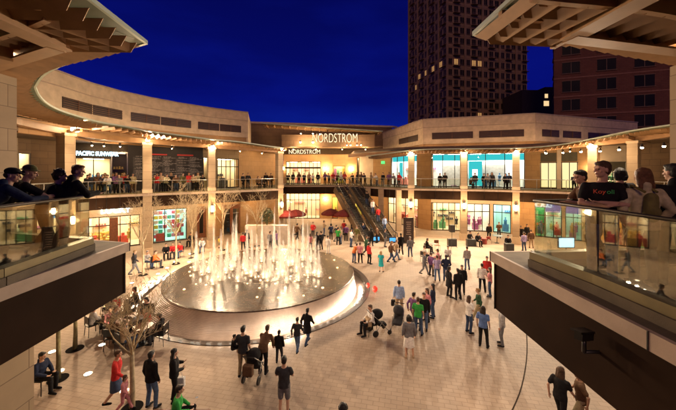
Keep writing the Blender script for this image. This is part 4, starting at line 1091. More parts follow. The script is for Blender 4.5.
tree(257, 246, 5.4, 'bare tree before the plain orange wall behind the jets', 8, .42, .7, dens=.8)

# unseen uplights added on the canopy roofs to brighten the attic walls
for k, (px, P, off, z) in enumerate([(40,AL,-2.2,10.9),(75,AL,-2.2,10.9),(105,AL,-2.2,10.7),(135,AL,-2.2,10.6),(165,AL,-2.2,10.5),(195,AL,-2.2,10.4),(228,AL,-2.0,10.3),(405,AR,-2.2,9.9),(432,AR,-2.2,9.9),(465,AR,-2.2,9.9),(500,AR,-2.2,9.9),(530,AR,-2.2,9.9),(560,AR,-2.2,9.9),(595,AR,-2.2,9.9)]):
    p = hit(px, offset(P, off))
    if not p: continue
    f = empty('added_uplight', (p[0], p[1], z), label='added uplight hidden on the canopy roof, number by the attic wall', cat='lamp', group='added uplights on the canopy roofs')
    f['label'] = 'small uplight on the %s canopy roof, %s from the left' % ('left' if k < 7 else 'right', ['first','second','third','fourth','fifth','sixth','seventh'][k % 7])
    MB().box((0,0,-.05), (.25,.2,.1)).build('housing', DKMET, f); light('lamp_light', 'POINT', (0,0,.25), 66, (1,.67,.38), .15, f)
for px, Y, z, tx, ty in ((5,7.8,10.2,-2,10),(640,6.3,10.1,1,13)):
    x = (px-CX)/F_PX*Y; l = light('added_canopy_spot', 'SPOT', (x, Y, z-.3), 600 if px < 300 else 1500, (1,.66,.40) if px < 300 else (1,.76,.52), .15, None, spot=112, blend=.7); aim(l, (tx, ty, 0))  # spots with no fixture, added under the near canopies to brighten the plaza

for k, (x, y, z) in enumerate(((-10.5,44.0,10.9),(-2,44.9,10.9),(5.5,45.2,10.9))):  # more added uplights, lifting the wall above the department store
    f = empty('added_uplight', (x, y, z), label='uplight on the ledge above the department store, %s of three' % ('left','middle','right')[k], cat='lamp', group='added uplights on the canopy roofs')
    MB().box((0,0,-.05), (.25,.2,.1)).build('housing', DKMET, f); light('lamp_light', 'POINT', (0,0,.25), 55, (1,.68,.36), .15, f)

for k, (x, lb) in enumerate(((-6.5,'left of the doors'),(-3.2,'before the doors'),(.6,'before the coloured display'),(4.0,'before the pale wall'))):  # downlights added to brighten the store entrance
    f = empty('added_downlight', (x, 44.2, 10.35), label='added downlight high in the department store entrance '+lb, cat='lamp', group='added downlights of the store entrance')
    MB().lathe([(.09,.25),(.09,0),(.07,0)], (0,0,0), 12).build('housing', DKMET, f); MB().ball((0,0,0), .06, 8, 6).build('lamp_lens', LAMPW, f)
    light('lamp_light', 'POINT', (0,0,-.25), 190, (1,.66,.32), .08, f)
# ---------------------------------------------------------------- people
V = Vector
def loft(mb, rings, n=14):
    """rings: (center, rx, ry, xaxis) ; ellipse across the path"""
    b0 = len(mb.v); m = len(rings)
    for i, (c, rx, ry, xa) in enumerate(rings):
        t = (V(rings[min(i+1, m-1)][0])-V(rings[max(i-1, 0)][0])).normalized()
        x = (V(xa)-t*V(xa).dot(t)).normalized(); y = t.cross(x)
        for k in range(n):
            th = 2*math.pi*k/n; mb.v.append(tuple(V(c)+x*rx*math.cos(th)+y*ry*math.sin(th)))
    for i in range(m-1):
        for k in range(n):
            k2 = (k+1) % n; mb.f.append((b0+i*n+k, b0+i*n+k2, b0+(i+1)*n+k2, b0+(i+1)*n+k))
    mb.f.append(tuple(b0+k for k in range(n))[::-1]); mb.f.append(tuple(b0+(m-1)*n+k for k in range(n)))
def limb(mb, pts, rad, n=12):
    P = [V(p) for p in pts]; Pn = []; Rn = []
    for i in range(len(P)-1):
        for k in range(4):
            s = k/4; Pn.append(P[i].lerp(P[i+1], s)); Rn.append(rad[i]*(1-s)+rad[i+1]*s)
    Pn.append(P[-1]); Rn.append(rad[-1])
    mb.tube(Pn, Rn, n)
    for p, r_ in zip(P, rad): mb.ball(p, r_, n, 8)
def union(name, mb, voxel, smooth_it=3, noise=0, nsc=6, m=None):
    me = mb.mesh(name); o = bpy.data.objects.new(name, me)
    bm = bmesh.new(); bm.from_mesh(me); bmesh.ops.recalc_face_normals(bm, faces=bm.faces); bm.to_mesh(me); bm.free()
    r_ = o.modifiers.new('r', 'REMESH'); r_.mode = 'VOXEL'; r_.voxel_size = voxel; r_.use_smooth_shade = True
    s = o.modifiers.new('s', 'SMOOTH'); s.factor = .5; s.iterations = smooth_it
    me2 = evalmesh(o); me2.name = name
    TRASH.append(o); TRASH.append(me)
    if noise:
        n_ = len(me2.vertices); co = [0.0]*(3*n_); no = [0.0]*(3*n_); me2.vertices.foreach_get('co', co); me2.vertices.foreach_get('normal', no); nf = mnoise.noise
        for i in range(0, 3*n_, 3):
            x, y, z = co[i]*nsc, co[i+1]*nsc, co[i+2]*nsc; d = (nf((x, y, z*.45))+.5*nf((x*2.3, y*2.3, z*2.3)))*noise
            co[i] += no[i]*d; co[i+1] += no[i+1]*d; co[i+2] += no[i+2]*d
        me2.vertices.foreach_set('co', co)
    me2.materials.clear(); me2.materials.append(None)
    me2.polygons.foreach_set('use_smooth', [True]*len(me2.polygons)); me2.update()
    return me2
def rotx(p, a, o): # tilt forward about x through o (forward = +y)
    p = V(p)-V(o); c, s = math.cos(a), math.sin(a); return V((p.x, p.y*c+p.z*s, -p.y*s+p.z*c))+V(o)
def pose(kind, f=1.0, seed=0):
    """joints of a 1.75 m adult facing +y"""
    J = dict(hipL=V((-.09,0,.93)), hipR=V((.09,0,.93)), kneeL=V((-.105,.03,.50)), kneeR=V((.105,.03,.50)), ankL=V((-.115,-.02,.09)), ankR=V((.115,-.02,.09)),
             pel=V((0,0,.95)), waist=V((0,.0,1.08)), chest=V((0,.01,1.27)), neck=V((0,-.005,1.46)), head=V((0,.02,1.625)))
    sh = {'L': V((-.178,-.01,1.378)), 'R': V((.178,-.01,1.378))}
    tilt = 0; fold = None
    arms = {'L': (V((-.24,-.03,1.13)), V((-.25,.06,.88))), 'R': (V((.24,-.03,1.13)), V((.25,.06,.88)))}
    curl = .5; hd = {'L': V((0,.1,-1)), 'R': V((0,.1,-1))}
    if kind == 'stand': J['kneeR'] += V((.03,.04,0)); J['ankR'] += V((.06,.03,0))
    if kind == 'walk':
        J['kneeL'] = V((-.09,.16,.52)); J['ankL'] = V((-.09,.30,.12)); J['kneeR'] = V((.09,-.02,.50)); J['ankR'] = V((.09,-.28,.17)); tilt = .06
        arms = {'L': (V((-.25,-.14,1.15)), V((-.24,-.10,.90))), 'R': (V((.25,.08,1.15)), V((.23,.26,1.0)))}
    if kind == 'fold':
        arms = {'L': (V((-.25,.10,1.14)), V((.04,.27,1.17))), 'R': (V((.25,.10,1.14)), V((-.04,.235,1.12)))}; hd = {'L': V((1,-.1,.1)), 'R': V((-1,-.25,.1))}
    if kind == 'rail':
        tilt = .42; arms = {'L': (V((-.24,.32,1.12)), V((-.06,.52,1.15))), 'R': (V((.24,.32,1.12)), V((.10,.54,1.15)))}; hd = {'L': V((.8,.5,-.2)), 'R': V((-.6,.6,-.3))}
        J['kneeL'] += V((0,.05,0)); J['ankL'] += V((-.02,-.12,0)); 
    if kind == 'raillow':
        tilt = .62; arms = {'L': (V((-.24,.50,1.10)), V((-.04,.70,1.12))), 'R': (V((.26,.50,1.10)), V((.14,.74,1.12)))}; hd = {'L': V((.8,.5,-.2)), 'R': V((-.3,.8,-.5))}
    if kind == 'phone':
        arms['R'] = (V((.26,.12,1.18)), V((.12,.34,1.36))); arms['L'] = (V((-.26,.10,1.16)), V((-.06,.34,1.33))); hd = {'L': V((.3,.4,1)), 'R': V((-.3,.4,1))}
    if kind == 'pockets': arms = {'L': (V((-.29,-.08,1.15)), V((-.20,.05,.95))), 'R': (V((.29,-.08,1.15)), V((.20,.05,.95)))}
    if kind == 'hold': arms = {'L': (V((-.25,.06,1.15)), V((-.20,.28,1.12))), 'R': (V((.25,.02,1.13)), V((.02,.26,1.02)))}; hd = {'L': V((.3,.6,.3)), 'R': V((-1,.3,0))}
    if kind == 'bend':
        tilt = .75; arms = {'L': (V((-.22,.42,1.0)), V((-.18,.50,.78))), 'R': (V((.22,.42,1.0)), V((.18,.52,.78)))}
    if kind == 'sit':
        dz = -.43
        for k in ('pel','waist','chest','neck','head'): J[k] = J[k]+V((0,-.05,dz))
        for k in 'LR': sh[k] = sh[k]+V((0,-.05,dz))
        J['hipL'] = V((-.09,-.03,.52)); J['hipR'] = V((.09,-.03,.52)); J['kneeL'] = V((-.13,.40,.52)); J['kneeR'] = V((.12,.42,.52)); J['ankL'] = V((-.13,.36,.09)); J['ankR'] = V((.12,.44,.09))
        arms = {'L': (V((-.25,.06,.74)), V((-.12,.28,.62))), 'R': (V((.25,.06,.74)), V((.14,.30,.62)))}; hd = {'L': V((.4,.9,-.2)), 'R': V((-.4,.9,-.2))}; tilt = .12
    if tilt:
        o = J['pel']
        for k in ('waist','chest','neck','head'): J[k] = rotx(J[k], tilt*(1 if k != 'waist' else .5), o)
        J['head'] = J['head'].lerp(J['neck']+V((0,.04,.17)), .6)
        for k in 'LR': sh[k] = rotx(sh[k], tilt, o)
        if kind == 'walk': arms = {k: (rotx(a[0], tilt, o), rotx(a[1], tilt, o)) for k, a in arms.items()}
    J['sh'] = sh; J['arms'] = arms; J['hd'] = hd; J['tilt'] = tilt; J['kind'] = kind
    return J
def hand(mb, w, d, side, n_hint, r_, curl=.5):
    d = d.normalized(); s = d.cross(n_hint); s = s.normalized() if s.length > .05 else d.cross(V((1,0,0))).normalized(); nrm = s.cross(d).normalized()
    k0 = w+d*.085
    loft(mb, [(w-d*.01, .024, .019, s), (w+d*.03, .036, .017, s), (k0, .040, .014, s)], 10)
    for i, (off, ln) in enumerate(((-.030,.062),(-.010,.072),(.011,.068),(.031,.052))):
        b = k0+s*off-d*.008; c1 = curl*.6; d1 = (d*math.cos(c1)-nrm*math.sin(c1)); p1 = b+d1*ln*.5; c2 = curl*1.5; d2 = d*math.cos(c2)-nrm*math.sin(c2); p2 = p1+d2*ln*.5
        limb(mb, [b, p1, p2], [r_, r_*.92, r_*.8], 7)
    tb = w+d*.03-s*.034*side; t1 = tb+(d*.7-s*.7*side-nrm*.3).normalized()*.038; t2 = t1+(d*.95-s*.2*side-nrm*.3).normalized()*.032
    limb(mb, [tb, t1, t2], [r_*1.25, r_*1.1, r_*.9], 7)
def headparts(J, yaw, voxfine):
    """returns function that places head-space points (x right, y front, z up; origin at head centre)"""
    h = J['head']; Rm = Matrix.Rotation(yaw, 3, 'Z') @ Matrix.Rotation(-J['tilt']*.25, 3, 'X')
    return lambda x, y, z: h+Rm @ V((x, y, z))
BODYC, PARTC = {}, {}
def ellip(mb, H, c, r_, n=16, m=12):
    b0 = len(mb.v); 
    for i in range(m+1):
        ph = math.pi*i/m
        for k in range(n):
            th = 2*math.pi*k/n; mb.v.append(tuple(H(c[0]+r_[0]*math.sin(ph)*math.cos(th), c[1]+r_[1]*math.sin(ph)*math.sin(th), c[2]-r_[2]*math.cos(ph))))
    for i in range(m):
        for k in range(n):
            k2 = (k+1) % n; mb.f.append((b0+i*n+k, b0+i*n+k2, b0+(i+1)*n+k2, b0+(i+1)*n+k))
def body_mesh(kind, yaw, fine):
    key = ('b', kind, yaw, fine)
    if key in PARTC: return PARTC[key]
    J = pose(kind); mb = MB(); fr = .0085 if fine else .0115
    H = headparts(J, yaw, fine); xa = V((1,0,0))
    # head
    ellip(mb, H, (0,-.008,.025), (.076,.096,.095)); ellip(mb, H, (0,.018,-.045), (.058,.068,.072)); ellip(mb, H, (0,.062,-.088), (.026,.024,.022), 10, 8)
    limb(mb, [H(0,.088,.022), H(0,.112,-.022)], [.009,.015], 8); ellip(mb, H, (0,.086,-.055), (.024,.014,.010), 10, 6)
    for s in (-1, 1):
        ellip(mb, H, (s*.078,-.004,-.01), (.010,.020,.033), 8, 8); ellip(mb, H, (s*.032,.078,.036), (.024,.014,.009), 8, 6); ellip(mb, H, (s*.042,.058,-.018), (.022,.022,.02), 8, 6)
    limb(mb, [J['neck']-V((0,.0,.05)), H(0,-.02,-.06)], [.062,.055], 12)
    # torso
    A = J
    tors = [(A['pel']-V((0,0,.07)), .155, .11), (A['pel'], .165, .115), (A['waist'], .138, .098), (A['chest'], .168, .115), (A['chest'].lerp(A['neck'], .55), .172, .10), (A['chest'].lerp(A['neck'], .80), .135, .085), (A['neck']-V((0,0,.01)), .062, .060)]
    loft(mb, [(c, rx, ry, xa) for c, rx, ry in tors], 20)
    for s, k in ((-1,'L'), (1,'R')):
        e_, w_ = J['arms'][k]; sh = J['sh'][k]
        limb(mb, [sh, e_, w_], [.055, .040, .027]); limb(mb, [V((s*.07, 0, 0))+A['chest'].lerp(A['neck'], .58), sh], [.055, .052])
        hd = J['hd'][k] if kind not in ('stand','walk','pockets') else (w_-e_)
        hand(mb, w_, V(hd), s, V((s,0.15,0)) if kind in ('stand','walk','pockets') else V((0,0,-1)) if kind != 'phone' else V((0,-1,0)), fr, .55)
        hp, kn, an = J['hip'+k], J['knee'+k], J['ank'+k]
        limb(mb, [hp, kn, an], [.088, .056, .040]); 
        fwd = V((0,1,0)); limb(mb, [an-V((0,.03,.04)), an+V((s*.01,.08,-.055)), an+V((s*.015,.16,-.065))], [.040,.036,.026], 10)
    me = union('body', mb, .0075 if fine else .0145, 3 if fine else 2); PARTC[key] = me; return me
def top_mesh(kind, style, fine):
    key = ('t', kind, style, fine)
    if key in PARTC: return PARTC[key]
    J = pose(kind); mb = MB(); xa = V((1,0,0)); A = J
    coat = style in ('jacket', 'coat'); g = .030 if coat else .018
    low = A['pel']-V((0,0,.10 if style != 'coat' else .02)) if kind != 'sit' else A['pel']-V((0,0,.03))
    tors = [(low, .17+g, .115+g), (A['pel'], .165+g, .115+g), (A['waist'], .145+g, .105+g), (A['chest'], .17+g, .12+g), (A['chest'].lerp(A['neck'], .55), .176+g*.6, .105+g*.6), (A['chest'].lerp(A['neck'], .80), .138+g*.5, .088+g*.5), (A['neck']-V((0,0,.015)), .066+g*.5, .062+g*.5)]
    loft(mb, [(c, rx, ry, xa) for c, rx, ry in tors], 20)
    if style == 'coat' and kind != 'sit': loft(mb, [(V((0,0,.62)), .22, .17, xa), (A['pel'], .20, .15, xa)], 20)
    for s, k in ((-1,'L'), (1,'R')):
        e_, w_ = J['arms'][k]; sh = J['sh'][k]
        limb(mb, [V((s*.06, 0, 0))+A['chest'].lerp(A['neck'], .58), sh], [.062+g*.3, .060+g*.5])
        if style in ('tee', 'vest'): limb(mb, [sh, sh.lerp(e_, .62)], [.060+g*.6, .056+g*.5])
        else: limb(mb, [sh, e_, e_.lerp(w_, .96)], [.060+g*.6, .047+g*.55, .034+g*.5])
    if coat: limb(mb, [A['neck']+V((0,-.04,-.01)), A['neck']+V((0,-.045,.03))], [.07,.068])
    me = union('top', mb, .0095 if fine else .0155, 2, .007 if fine else .008, 9); PARTC[key] = me; return me
def leg_mesh(kind, style, fine):
    key = ('l', kind, style, fine)
    if key in PARTC: return PARTC[key]
    J = pose(kind); mb = MB(); xa = V((1,0,0)); A = J
    loft(mb, [(A['pel']-V((0,0,.09)), .172, .125, xa), (A['pel']+V((0,0,.06)), .158, .115, xa)], 18)
    if style == 'skirt':
        if kind == 'sit': loft(mb, [(V((0,-.02,.52)), .2, .12, V((1,0,0))), (V((0,.40,.53)), .2, .1, V((1,0,0)))], 18)
        else: loft(mb, [(V((0,.02,.48)), .23, .19, xa), (V((0,0,.7)), .20, .16, xa), (A['pel'], .17, .125, xa)], 20)
    else:
        for s, k in ((-1,'L'), (1,'R')):
            hp, kn, an = J['hip'+k], J['knee'+k], J['ank'+k]
            if style == 'shorts': limb(mb, [hp, hp.lerp(kn, .92)], [.105,.085])
            else: limb(mb, [hp, kn, an+V((0,0,.02))], [.102,.072,.060])
    me = union('trousers', mb, .0095 if fine else .0155, 2, .006, 8); PARTC[key] = me; return me
def shoe_mesh(kind, fine, side):
    key = ('s', kind, fine, side)
    if key in PARTC: return PARTC[key]
    J = pose(kind); mb = MB()
    for s, k in ([(-1,'L'), (1,'R')][side],):
        an = J['ank'+k]; limb(mb, [an-V((0,.035,.035)), an+V((s*.01,.08,-.045)), an+V((s*.015,.17,-.055))], [.047,.043,.034], 10)
    me = union('shoe', mb, .012, 1); PARTC[key] = me; return me
def hair_mesh(kind, yaw, style, fine):
    key = ('h', kind, yaw, style, fine)
    if key in PARTC: return PARTC[key]
    J = pose(kind); mb = MB(); H = headparts(J, yaw, fine)
    if style == 'cap':
        ellip(mb, H, (0,-.010,.062), (.088,.108,.072)); loft(mb, [(H(0,.07,.055), .07, .012, V((1,0,0))), (H(0,.15,.048), .05, .008, V((1,0,0)))], 12)
    elif style == 'hat':
        ellip(mb, H, (0,-.01,.085), (.086,.100,.070)); ellip(mb, H, (0,0,.055), (.135,.150,.014), 20, 6)
    elif style == 'short':
        ellip(mb, H, (0,-.020,.052), (.086,.100,.084)); ellip(mb, H, (0,-.045,.0), (.080,.070,.085)); ellip(mb, H, (0,.045,.092), (.066,.05,.032))
    elif style == 'curly':
        ellip(mb, H, (0,-.022,.05), (.100,.105,.095)); ellip(mb, H, (0,-.05,-.01), (.098,.075,.10))
        rnd = random.Random(4)
        for k in range(46):
            a = rnd.uniform(0, 6.28); b = rnd.uniform(-.6, 1.5); 
            if math.sin(a)*math.cos(b) > .45 and b < .8: continue
            ellip(mb, H, (.1*math.cos(a)*math.cos(b), -.025+.1*math.sin(a)*math.cos(b), .04+.1*math.sin(b)), (.024,)*3, 7, 5)
    elif style == 'bald': ellip(mb, H, (0,-.05,.0), (.080,.062,.06))
    else:  # long, shoulder length or longer
        ellip(mb, H, (0,-.020,.048), (.090,.104,.088)); L = {'bob': .12, 'long': .27}[style]
        for x in (-.075,-.05,-.02,.02,.05,.075):
            limb(mb, [H(x,-.03-.05*(1-abs(x)/.08),.03), H(x*1.08,-.06-.02*(1-abs(x)/.08),-L*.5), H(x*1.05,-.07,-L)], [.040,.040,.022], 10)
    me = union('hair', mb, .0085 if fine else .013, 1, .006 if style != 'hat' and style != 'cap' else .001, 26); PARTC[key] = me; return me
CL = {'black': (.012,.011,.012), 'charcoal': (.035,.035,.04), 'navy': (.02,.028,.06), 'denim': (.05,.08,.15), 'bluejeans': (.09,.14,.24), 'grey': (.16,.16,.17), 'lightgrey': (.38,.37,.36), 'white': (.72,.70,.66),
      'cream': (.50,.44,.27), 'tan': (.36,.26,.16), 'brown': (.12,.065,.035), 'red': (.50,.03,.03), 'orange': (.60,.16,.04), 'green': (.04,.32,.06), 'teal': (.02,.30,.32), 'blue': (.10,.17,.38), 'lightblue': (.30,.40,.60),
      'lavender': (.36,.30,.50), 'purple': (.16,.07,.18), 'pink': (.60,.24,.26), 'olive': (.12,.12,.04), 'khaki': (.34,.28,.17), 'yellow': (.65,.50,.05), 'dkgreen': (.03,.08,.04)}
SK = {'light': (.52,.31,.21), 'mid': (.38,.21,.13), 'dark': (.13,.07,.045)}
HC = {'black': (.010,.008,.007), 'dkbrown': (.028,.016,.010), 'brown': (.07,.035,.018), 'blonde': (.30,.18,.07), 'grey': (.25,.23,.21), 'red': (.15,.065,.025)}
def cm(c): return mat('cloth_'+c, CL[c], .85, .18, 14, spec=.2)
def sm_(c): return mat('skin_'+c, SK[c], .55, .06, 12, spec=.35)
def hm(c): return mat('hair_'+c, HC[c], .5, .3, 30, spec=.4, bump=.5, bscale=180)
def part(name, me, m, parent):
    o = bpy.data.objects.new(name, me); col.objects.link(o); o.parent = parent
    if len(me.materials) == 0: me.materials.append(m)
    o.material_slots[0].link = 'OBJECT'; o.material_slots[0].material = m; return o
PEOPLE = 0
def person(x, y, z, face, kind='stand', top=('tee','grey'), legs=('trousers','black'), hair=('short','dkbrown'), skin='light', shoes='black', h=1.75, yaw=0, fine=False, label='', group=None, tilt=0):
    """face: compass bearing of the gaze in degrees, 0 = away from the camera (+y), 90 = to the right (+x)"""
    body = part('person', body_mesh(kind, yaw, fine), sm_(skin), None)
    body.location = (x, y, z); body.rotation_euler = (0, 0, -R(face)); s = h/1.75; body.scale = (s, s, s)
    part({'tee':'shirt','shirt':'shirt','jacket':'jacket','coat':'coat','vest':'shirt'}[top[0]], top_mesh(kind, top[0] if top[0] != 'vest' else 'tee', fine), cm(top[1]), body)
    part(legs[0], leg_mesh(kind, legs[0], fine), cm(legs[1]), body)
    for q in (0, 1): part('shoe', shoe_mesh(kind, fine, q), cm(shoes), body)
    part({'cap':'cap','hat':'hat'}.get(hair[0], 'hair'), hair_mesh(kind, yaw, hair[0], fine), hm(hair[1]) if hair[0] not in ('cap','hat') else cm(hair[1]), body)
    if hair[0] in ('cap','hat'): part('hair', hair_mesh(kind, yaw, 'bald', fine), hm('dkbrown'), body)
    if fine:
        J = pose(kind); H = headparts(J, yaw, fine)
        for s_ in (-1, 1):
            MB().ball(H(s_*.031,.0735,.012), .0105, 12, 8).build('eye', mat('eye_dark', (.03,.02,.015), .15, 0), body, smooth=True)
        m_b = MB(); m_b.tube([H(-.024,.093,-.057), H(0,.102,-.056), H(.024,.093,-.057)], [.003,.0055,.003], 8); m_b.build('mouth', mat('lips', (.34,.12,.09), .5, 0), body, smooth=True)
    body['category'] = 'person'; body['label'] = label
    if group: body['group'] = group
    return body
def gp(px, py, face, kind, label, h=None, **k):
    p = G(px, py); return person(p.x, p.y, .004, face, kind, h=h or 1.72, label=label, group='visitors on the plaza', **k)
T = lambda s, c: (s, c)
# --- plaza, front
gp(151,408, 20,'stand','man in black jacket and blue jeans between the nearest tree and the fountain', top=T('jacket','black'), legs=T('trousers','bluejeans'), hair=T('short','black'), skin='mid')
gp(174,402, 60,'hold','woman in black with long dark hair and white bag beside the man in jeans', top=T('jacket','black'), legs=T('trousers','black'), hair=T('long','black'), h=1.66)
gp(116,404, 70,'walk','woman in red top and blue skirt walking left of the nearest tree trunk', top=T('shirt','red'), legs=T('skirt','denim'), hair=T('short','brown'), h=1.65)
gp(124,412, 80,'walk','small child in pink walking beside the woman in red', top=T('shirt','pink'), legs=T('trousers','pink'), hair=T('bob','brown'), h=1.1)
gp(178,432, 70,'sit','person in green top sitting at the bottom edge holding a lit phone', top=T('shirt','green'), legs=T('trousers','black'), hair=T('short','dkbrown'), h=1.7)
gp(41,392, 90,'sit','person in dark clothes sitting beside the pale stone wall block', top=T('jacket','navy'), legs=T('trousers','black'), hair=T('short','black'))
gp(243,377, 10,'stand','man in grey shirt and tan trousers holding a child at the fountain edge', top=T('tee','charcoal'), legs=T('trousers','khaki'), hair=T('short','black'), h=1.78)
p = G(243,377); person(p.x-.33, p.y+.02, .72, 60, 'sit', T('shirt','black'), T('trousers','black'), T('short','black'), 'light', 'lightgrey', 1.0, label='small child in dark clothes carried on the arm of the man in tan trousers', group='visitors on the plaza')
gp(263,374, 10,'bend','woman in brown jacket and black trousers bending forward at the fountain edge', top=T('jacket','brown'), legs=T('trousers','black'), hair=T('short','brown'), h=1.68)
gp(279,363, 5,'stand','child in black standing right of the bending woman', top=T('jacket','black'), legs=T('trousers','charcoal'), hair=T('short','black'), h=1.22)
gp(297,352, 10,'walk','slim youth in dark shirt and jeans nearest the front right of the fountain', top=T('shirt','charcoal'), legs=T('trousers','bluejeans'), hair=T('short','black'), h=1.35)
gp(307,345, 25,'walk','tall person in black coat walking just right of the youth in jeans', top=T('coat','black'), legs=T('trousers','denim'), hair=T('short','black'), h=1.5)
gp(284,415, 0,'fold','man in grey tee and shorts standing alone at the bottom middle', top=T('tee','charcoal'), legs=T('shorts','grey'), hair=T('short','black'), h=1.72)
gp(343,477, 0,'stand','person with dark hair just showing at the bottom edge', top=T('jacket','black'), legs=T('trousers','black'), hair=T('curly','black'), h=1.72)
gp(560,428, 60,'walk','person in black with bare arms walking under the right walkway, on the left', top=T('tee','black'), legs=T('trousers','black'), hair=T('long','brown'), h=1.7)
gp(581,432, -60,'walk','person in brown top walking under the right walkway, on the right', top=T('tee','brown'), legs=T('trousers','khaki'), hair=T('short','brown'), skin='mid', h=1.7)
# --- plaza, right middle
gp(409,358, 5,'stand','woman in grey cardigan and white skirt standing alone in front of the pushchairs', top=T('shirt','grey'), legs=T('skirt','white'), hair=T('bob','black'), h=1.66, shoes='tan')
gp(418,335, 30,'stand','person in bright green top leaning over the pushchair', top=T('tee','green'), legs=T('trousers','denim'), hair=T('short','brown'), h=1.66)
gp(424,330, 200,'stand','person in black shirt behind the one in green', top=T('shirt','black'), legs=T('trousers','bluejeans'), hair=T('short','brown'), h=1.7)
gp(413,328, 60,'walk','person in plum top blurred among the group by the pushchair', top=T('shirt','purple'), legs=T('trousers','grey'), hair=T('short','dkbrown'), h=1.62)
gp(427,322, 250,'stand','woman in pink top in the middle of the group by the pushchair', top=T('shirt','pink'), legs=T('trousers','charcoal'), hair=T('long','brown'), h=1.62)
gp(433,318, 300,'hold','woman with black hair in teal top at the right of the pushchair group', top=T('shirt','navy'), legs=T('trousers','denim'), hair=T('long','black'), h=1.68)
gp(399,315, 10,'stand','man in light blue shirt and tan trousers carrying a bag, left of the pushchair group', top=T('shirt','lightblue'), legs=T('trousers','tan'), hair=T('short','dkbrown'), h=1.74)
gp(371,334, 250,'sit','man in white shirt sitting beside the pushchair near the fountain moat', top=T('shirt','white'), legs=T('trousers','black'), hair=T('short','brown'), h=1.72)
gp(469,333, 70,'hold','woman with long brown hair, white top and dark jeans, left of the woman in blue', top=T('tee','white'), legs=T('trousers','denim'), hair=T('long','brown'), h=1.66)
gp(483,347, 40,'stand','woman in blue top and black trousers in front of the right walkway corner', top=T('tee','blue'), legs=T('trousers','black'), hair=T('long','dkbrown'), h=1.68)
gp(502,346, 300,'stand','person in light grey top right under the walkway corner', top=T('shirt','lightgrey'), legs=T('trousers','grey'), hair=T('short','brown'), h=1.65)
gp(479,322, 300,'walk','person in pale green top walking behind the two women', top=T('shirt','dkgreen'), legs=T('trousers','khaki'), hair=T('short','blonde'), h=1.6)
gp(458,300, 350,'stand','man in black suit facing the bearded pair, front man of the three in black', top=T('jacket','black'), legs=T('trousers','black'), hair=T('short','black'), h=1.76)
gp(449,297, 80,'stand','person in long black coat, left of the three in black', top=T('coat','black'), legs=T('trousers','black'), hair=T('short','black'), h=1.74)
gp(462,294, 200,'stand','person in black jacket at the back right of the three in black', top=T('jacket','black'), legs=T('trousers','black'), hair=T('short','black'), h=1.70)
gp(446,281, 20,'pockets','man in navy top and jeans standing right of the lavender shirt', top=T('jacket','navy'), legs=T('trousers','denim'), hair=T('short','dkbrown'), skin='mid')
gp(437,281, 10,'stand','man in lavender shirt and blue jeans', top=T('tee','lavender'), legs=T('trousers','bluejeans'), hair=T('short','brown'), h=1.68)
gp(431,276, 60,'stand','person in plum shirt and dark trousers left of the lavender shirt', top=T('shirt','purple'), legs=T('trousers','charcoal'), hair=T('short','brown'), h=1.62)
gp(424,275, 120,'walk','person in grey walking left of the plum shirt', top=T('jacket','grey'), legs=T('trousers','grey'), hair=T('short','blonde'), h=1.62)
gp(467,270, 0,'stand','person in light grey shirt and blue jeans alone between the band and the walkway corner', top=T('shirt','lightgrey'), legs=T('trousers','bluejeans'), hair=T('short','brown'))
gp(482,292, 30,'stand','woman in white top and black trousers, left of the pair by the walkway corner', top=T('shirt','white'), legs=T('trousers','black'), hair=T('short','dkbrown'), h=1.7)
gp(490,297, 300,'fold','person in pale pink top and jeans, right of the pair by the walkway corner', top=T('tee','pink'), legs=T('trousers','denim'), hair=T('long','brown'), h=1.68)
gp(487,283, 200,'stand','person in red top behind the pair by the walkway corner', top=T('shirt','red'), legs=T('trousers','black'), hair=T('short','black'))
gp(381,272, 30,'stand','girl with long blonde hair in a turquoise dress', top=T('tee','teal'), legs=T('skirt','teal'), hair=T('long','blonde'), h=1.5)
gp(369,264, 60,'stand','woman in red jacket and black trousers left of the turquoise dress', top=T('jacket','red'), legs=T('trousers','black'), hair=T('short','black'), h=1.64)
gp(360,263, 20,'stand','person in pink shirt and black trousers right of the crouching one in orange', top=T('tee','pink'), legs=T('trousers','black'), hair=T('short','brown'), h=1.6)
gp(354,263, 40,'bend','person in orange top bending over a bag behind the fountain', top=T('shirt','orange'), legs=T('trousers','denim'), hair=T('short','brown'), h=1.6)
gp(366,256, 100,'walk','person in dark green walking behind the pink and red tops', top=T('jacket','dkgreen'), legs=T('trousers','charcoal'), hair=T('short','brown'))
gp(391,263, 90,'walk','person in brown jacket walking, left of a brown pair', top=T('jacket','brown'), legs=T('trousers','denim'), hair=T('short','blonde'))
gp(396,261, 80,'walk','person in tan shirt walking, right of a brown pair', top=T('shirt','tan'), legs=T('trousers','bluejeans'), hair=T('short','grey'))
gp(401,255, 0,'walk','tall person in black in front of the dark sign', top=T('jacket','black'), legs=T('trousers','black'), hair=T('short','black'), h=1.85)
gp(410,257, 0,'stand','man in grey shirt and dark jeans right of the tall person in black', top=T('shirt','grey'), legs=T('trousers','denim'), hair=T('short','grey'), h=1.72)
gp(427,253, 90,'sit','person in black sitting at the cafe table behind the grey walker', top=T('jacket','black'), legs=T('trousers','charcoal'), hair=T('short','black'))
gp(448,262, 200,'sit','person in white shirt sitting, near the cafe chairs', top=T('shirt','white'), legs=T('trousers','grey'), hair=T('short','black'))
gp(424,262, 60,'sit','person in white top sitting lowest by the cafe chairs', top=T('tee','white'), legs=T('trousers','black'), hair=T('short','brown'))
gp(438,266, 300,'sit','person in pink top sitting between the cafe chairs', top=T('shirt','pink'), legs=T('trousers','grey'), hair=T('bob','brown'))
gp(328,254, 30,'stand','person in white shirt and white trousers standing alone behind the jets', top=T('shirt','white'), legs=T('trousers','white'), hair=T('short','black'), h=1.6)
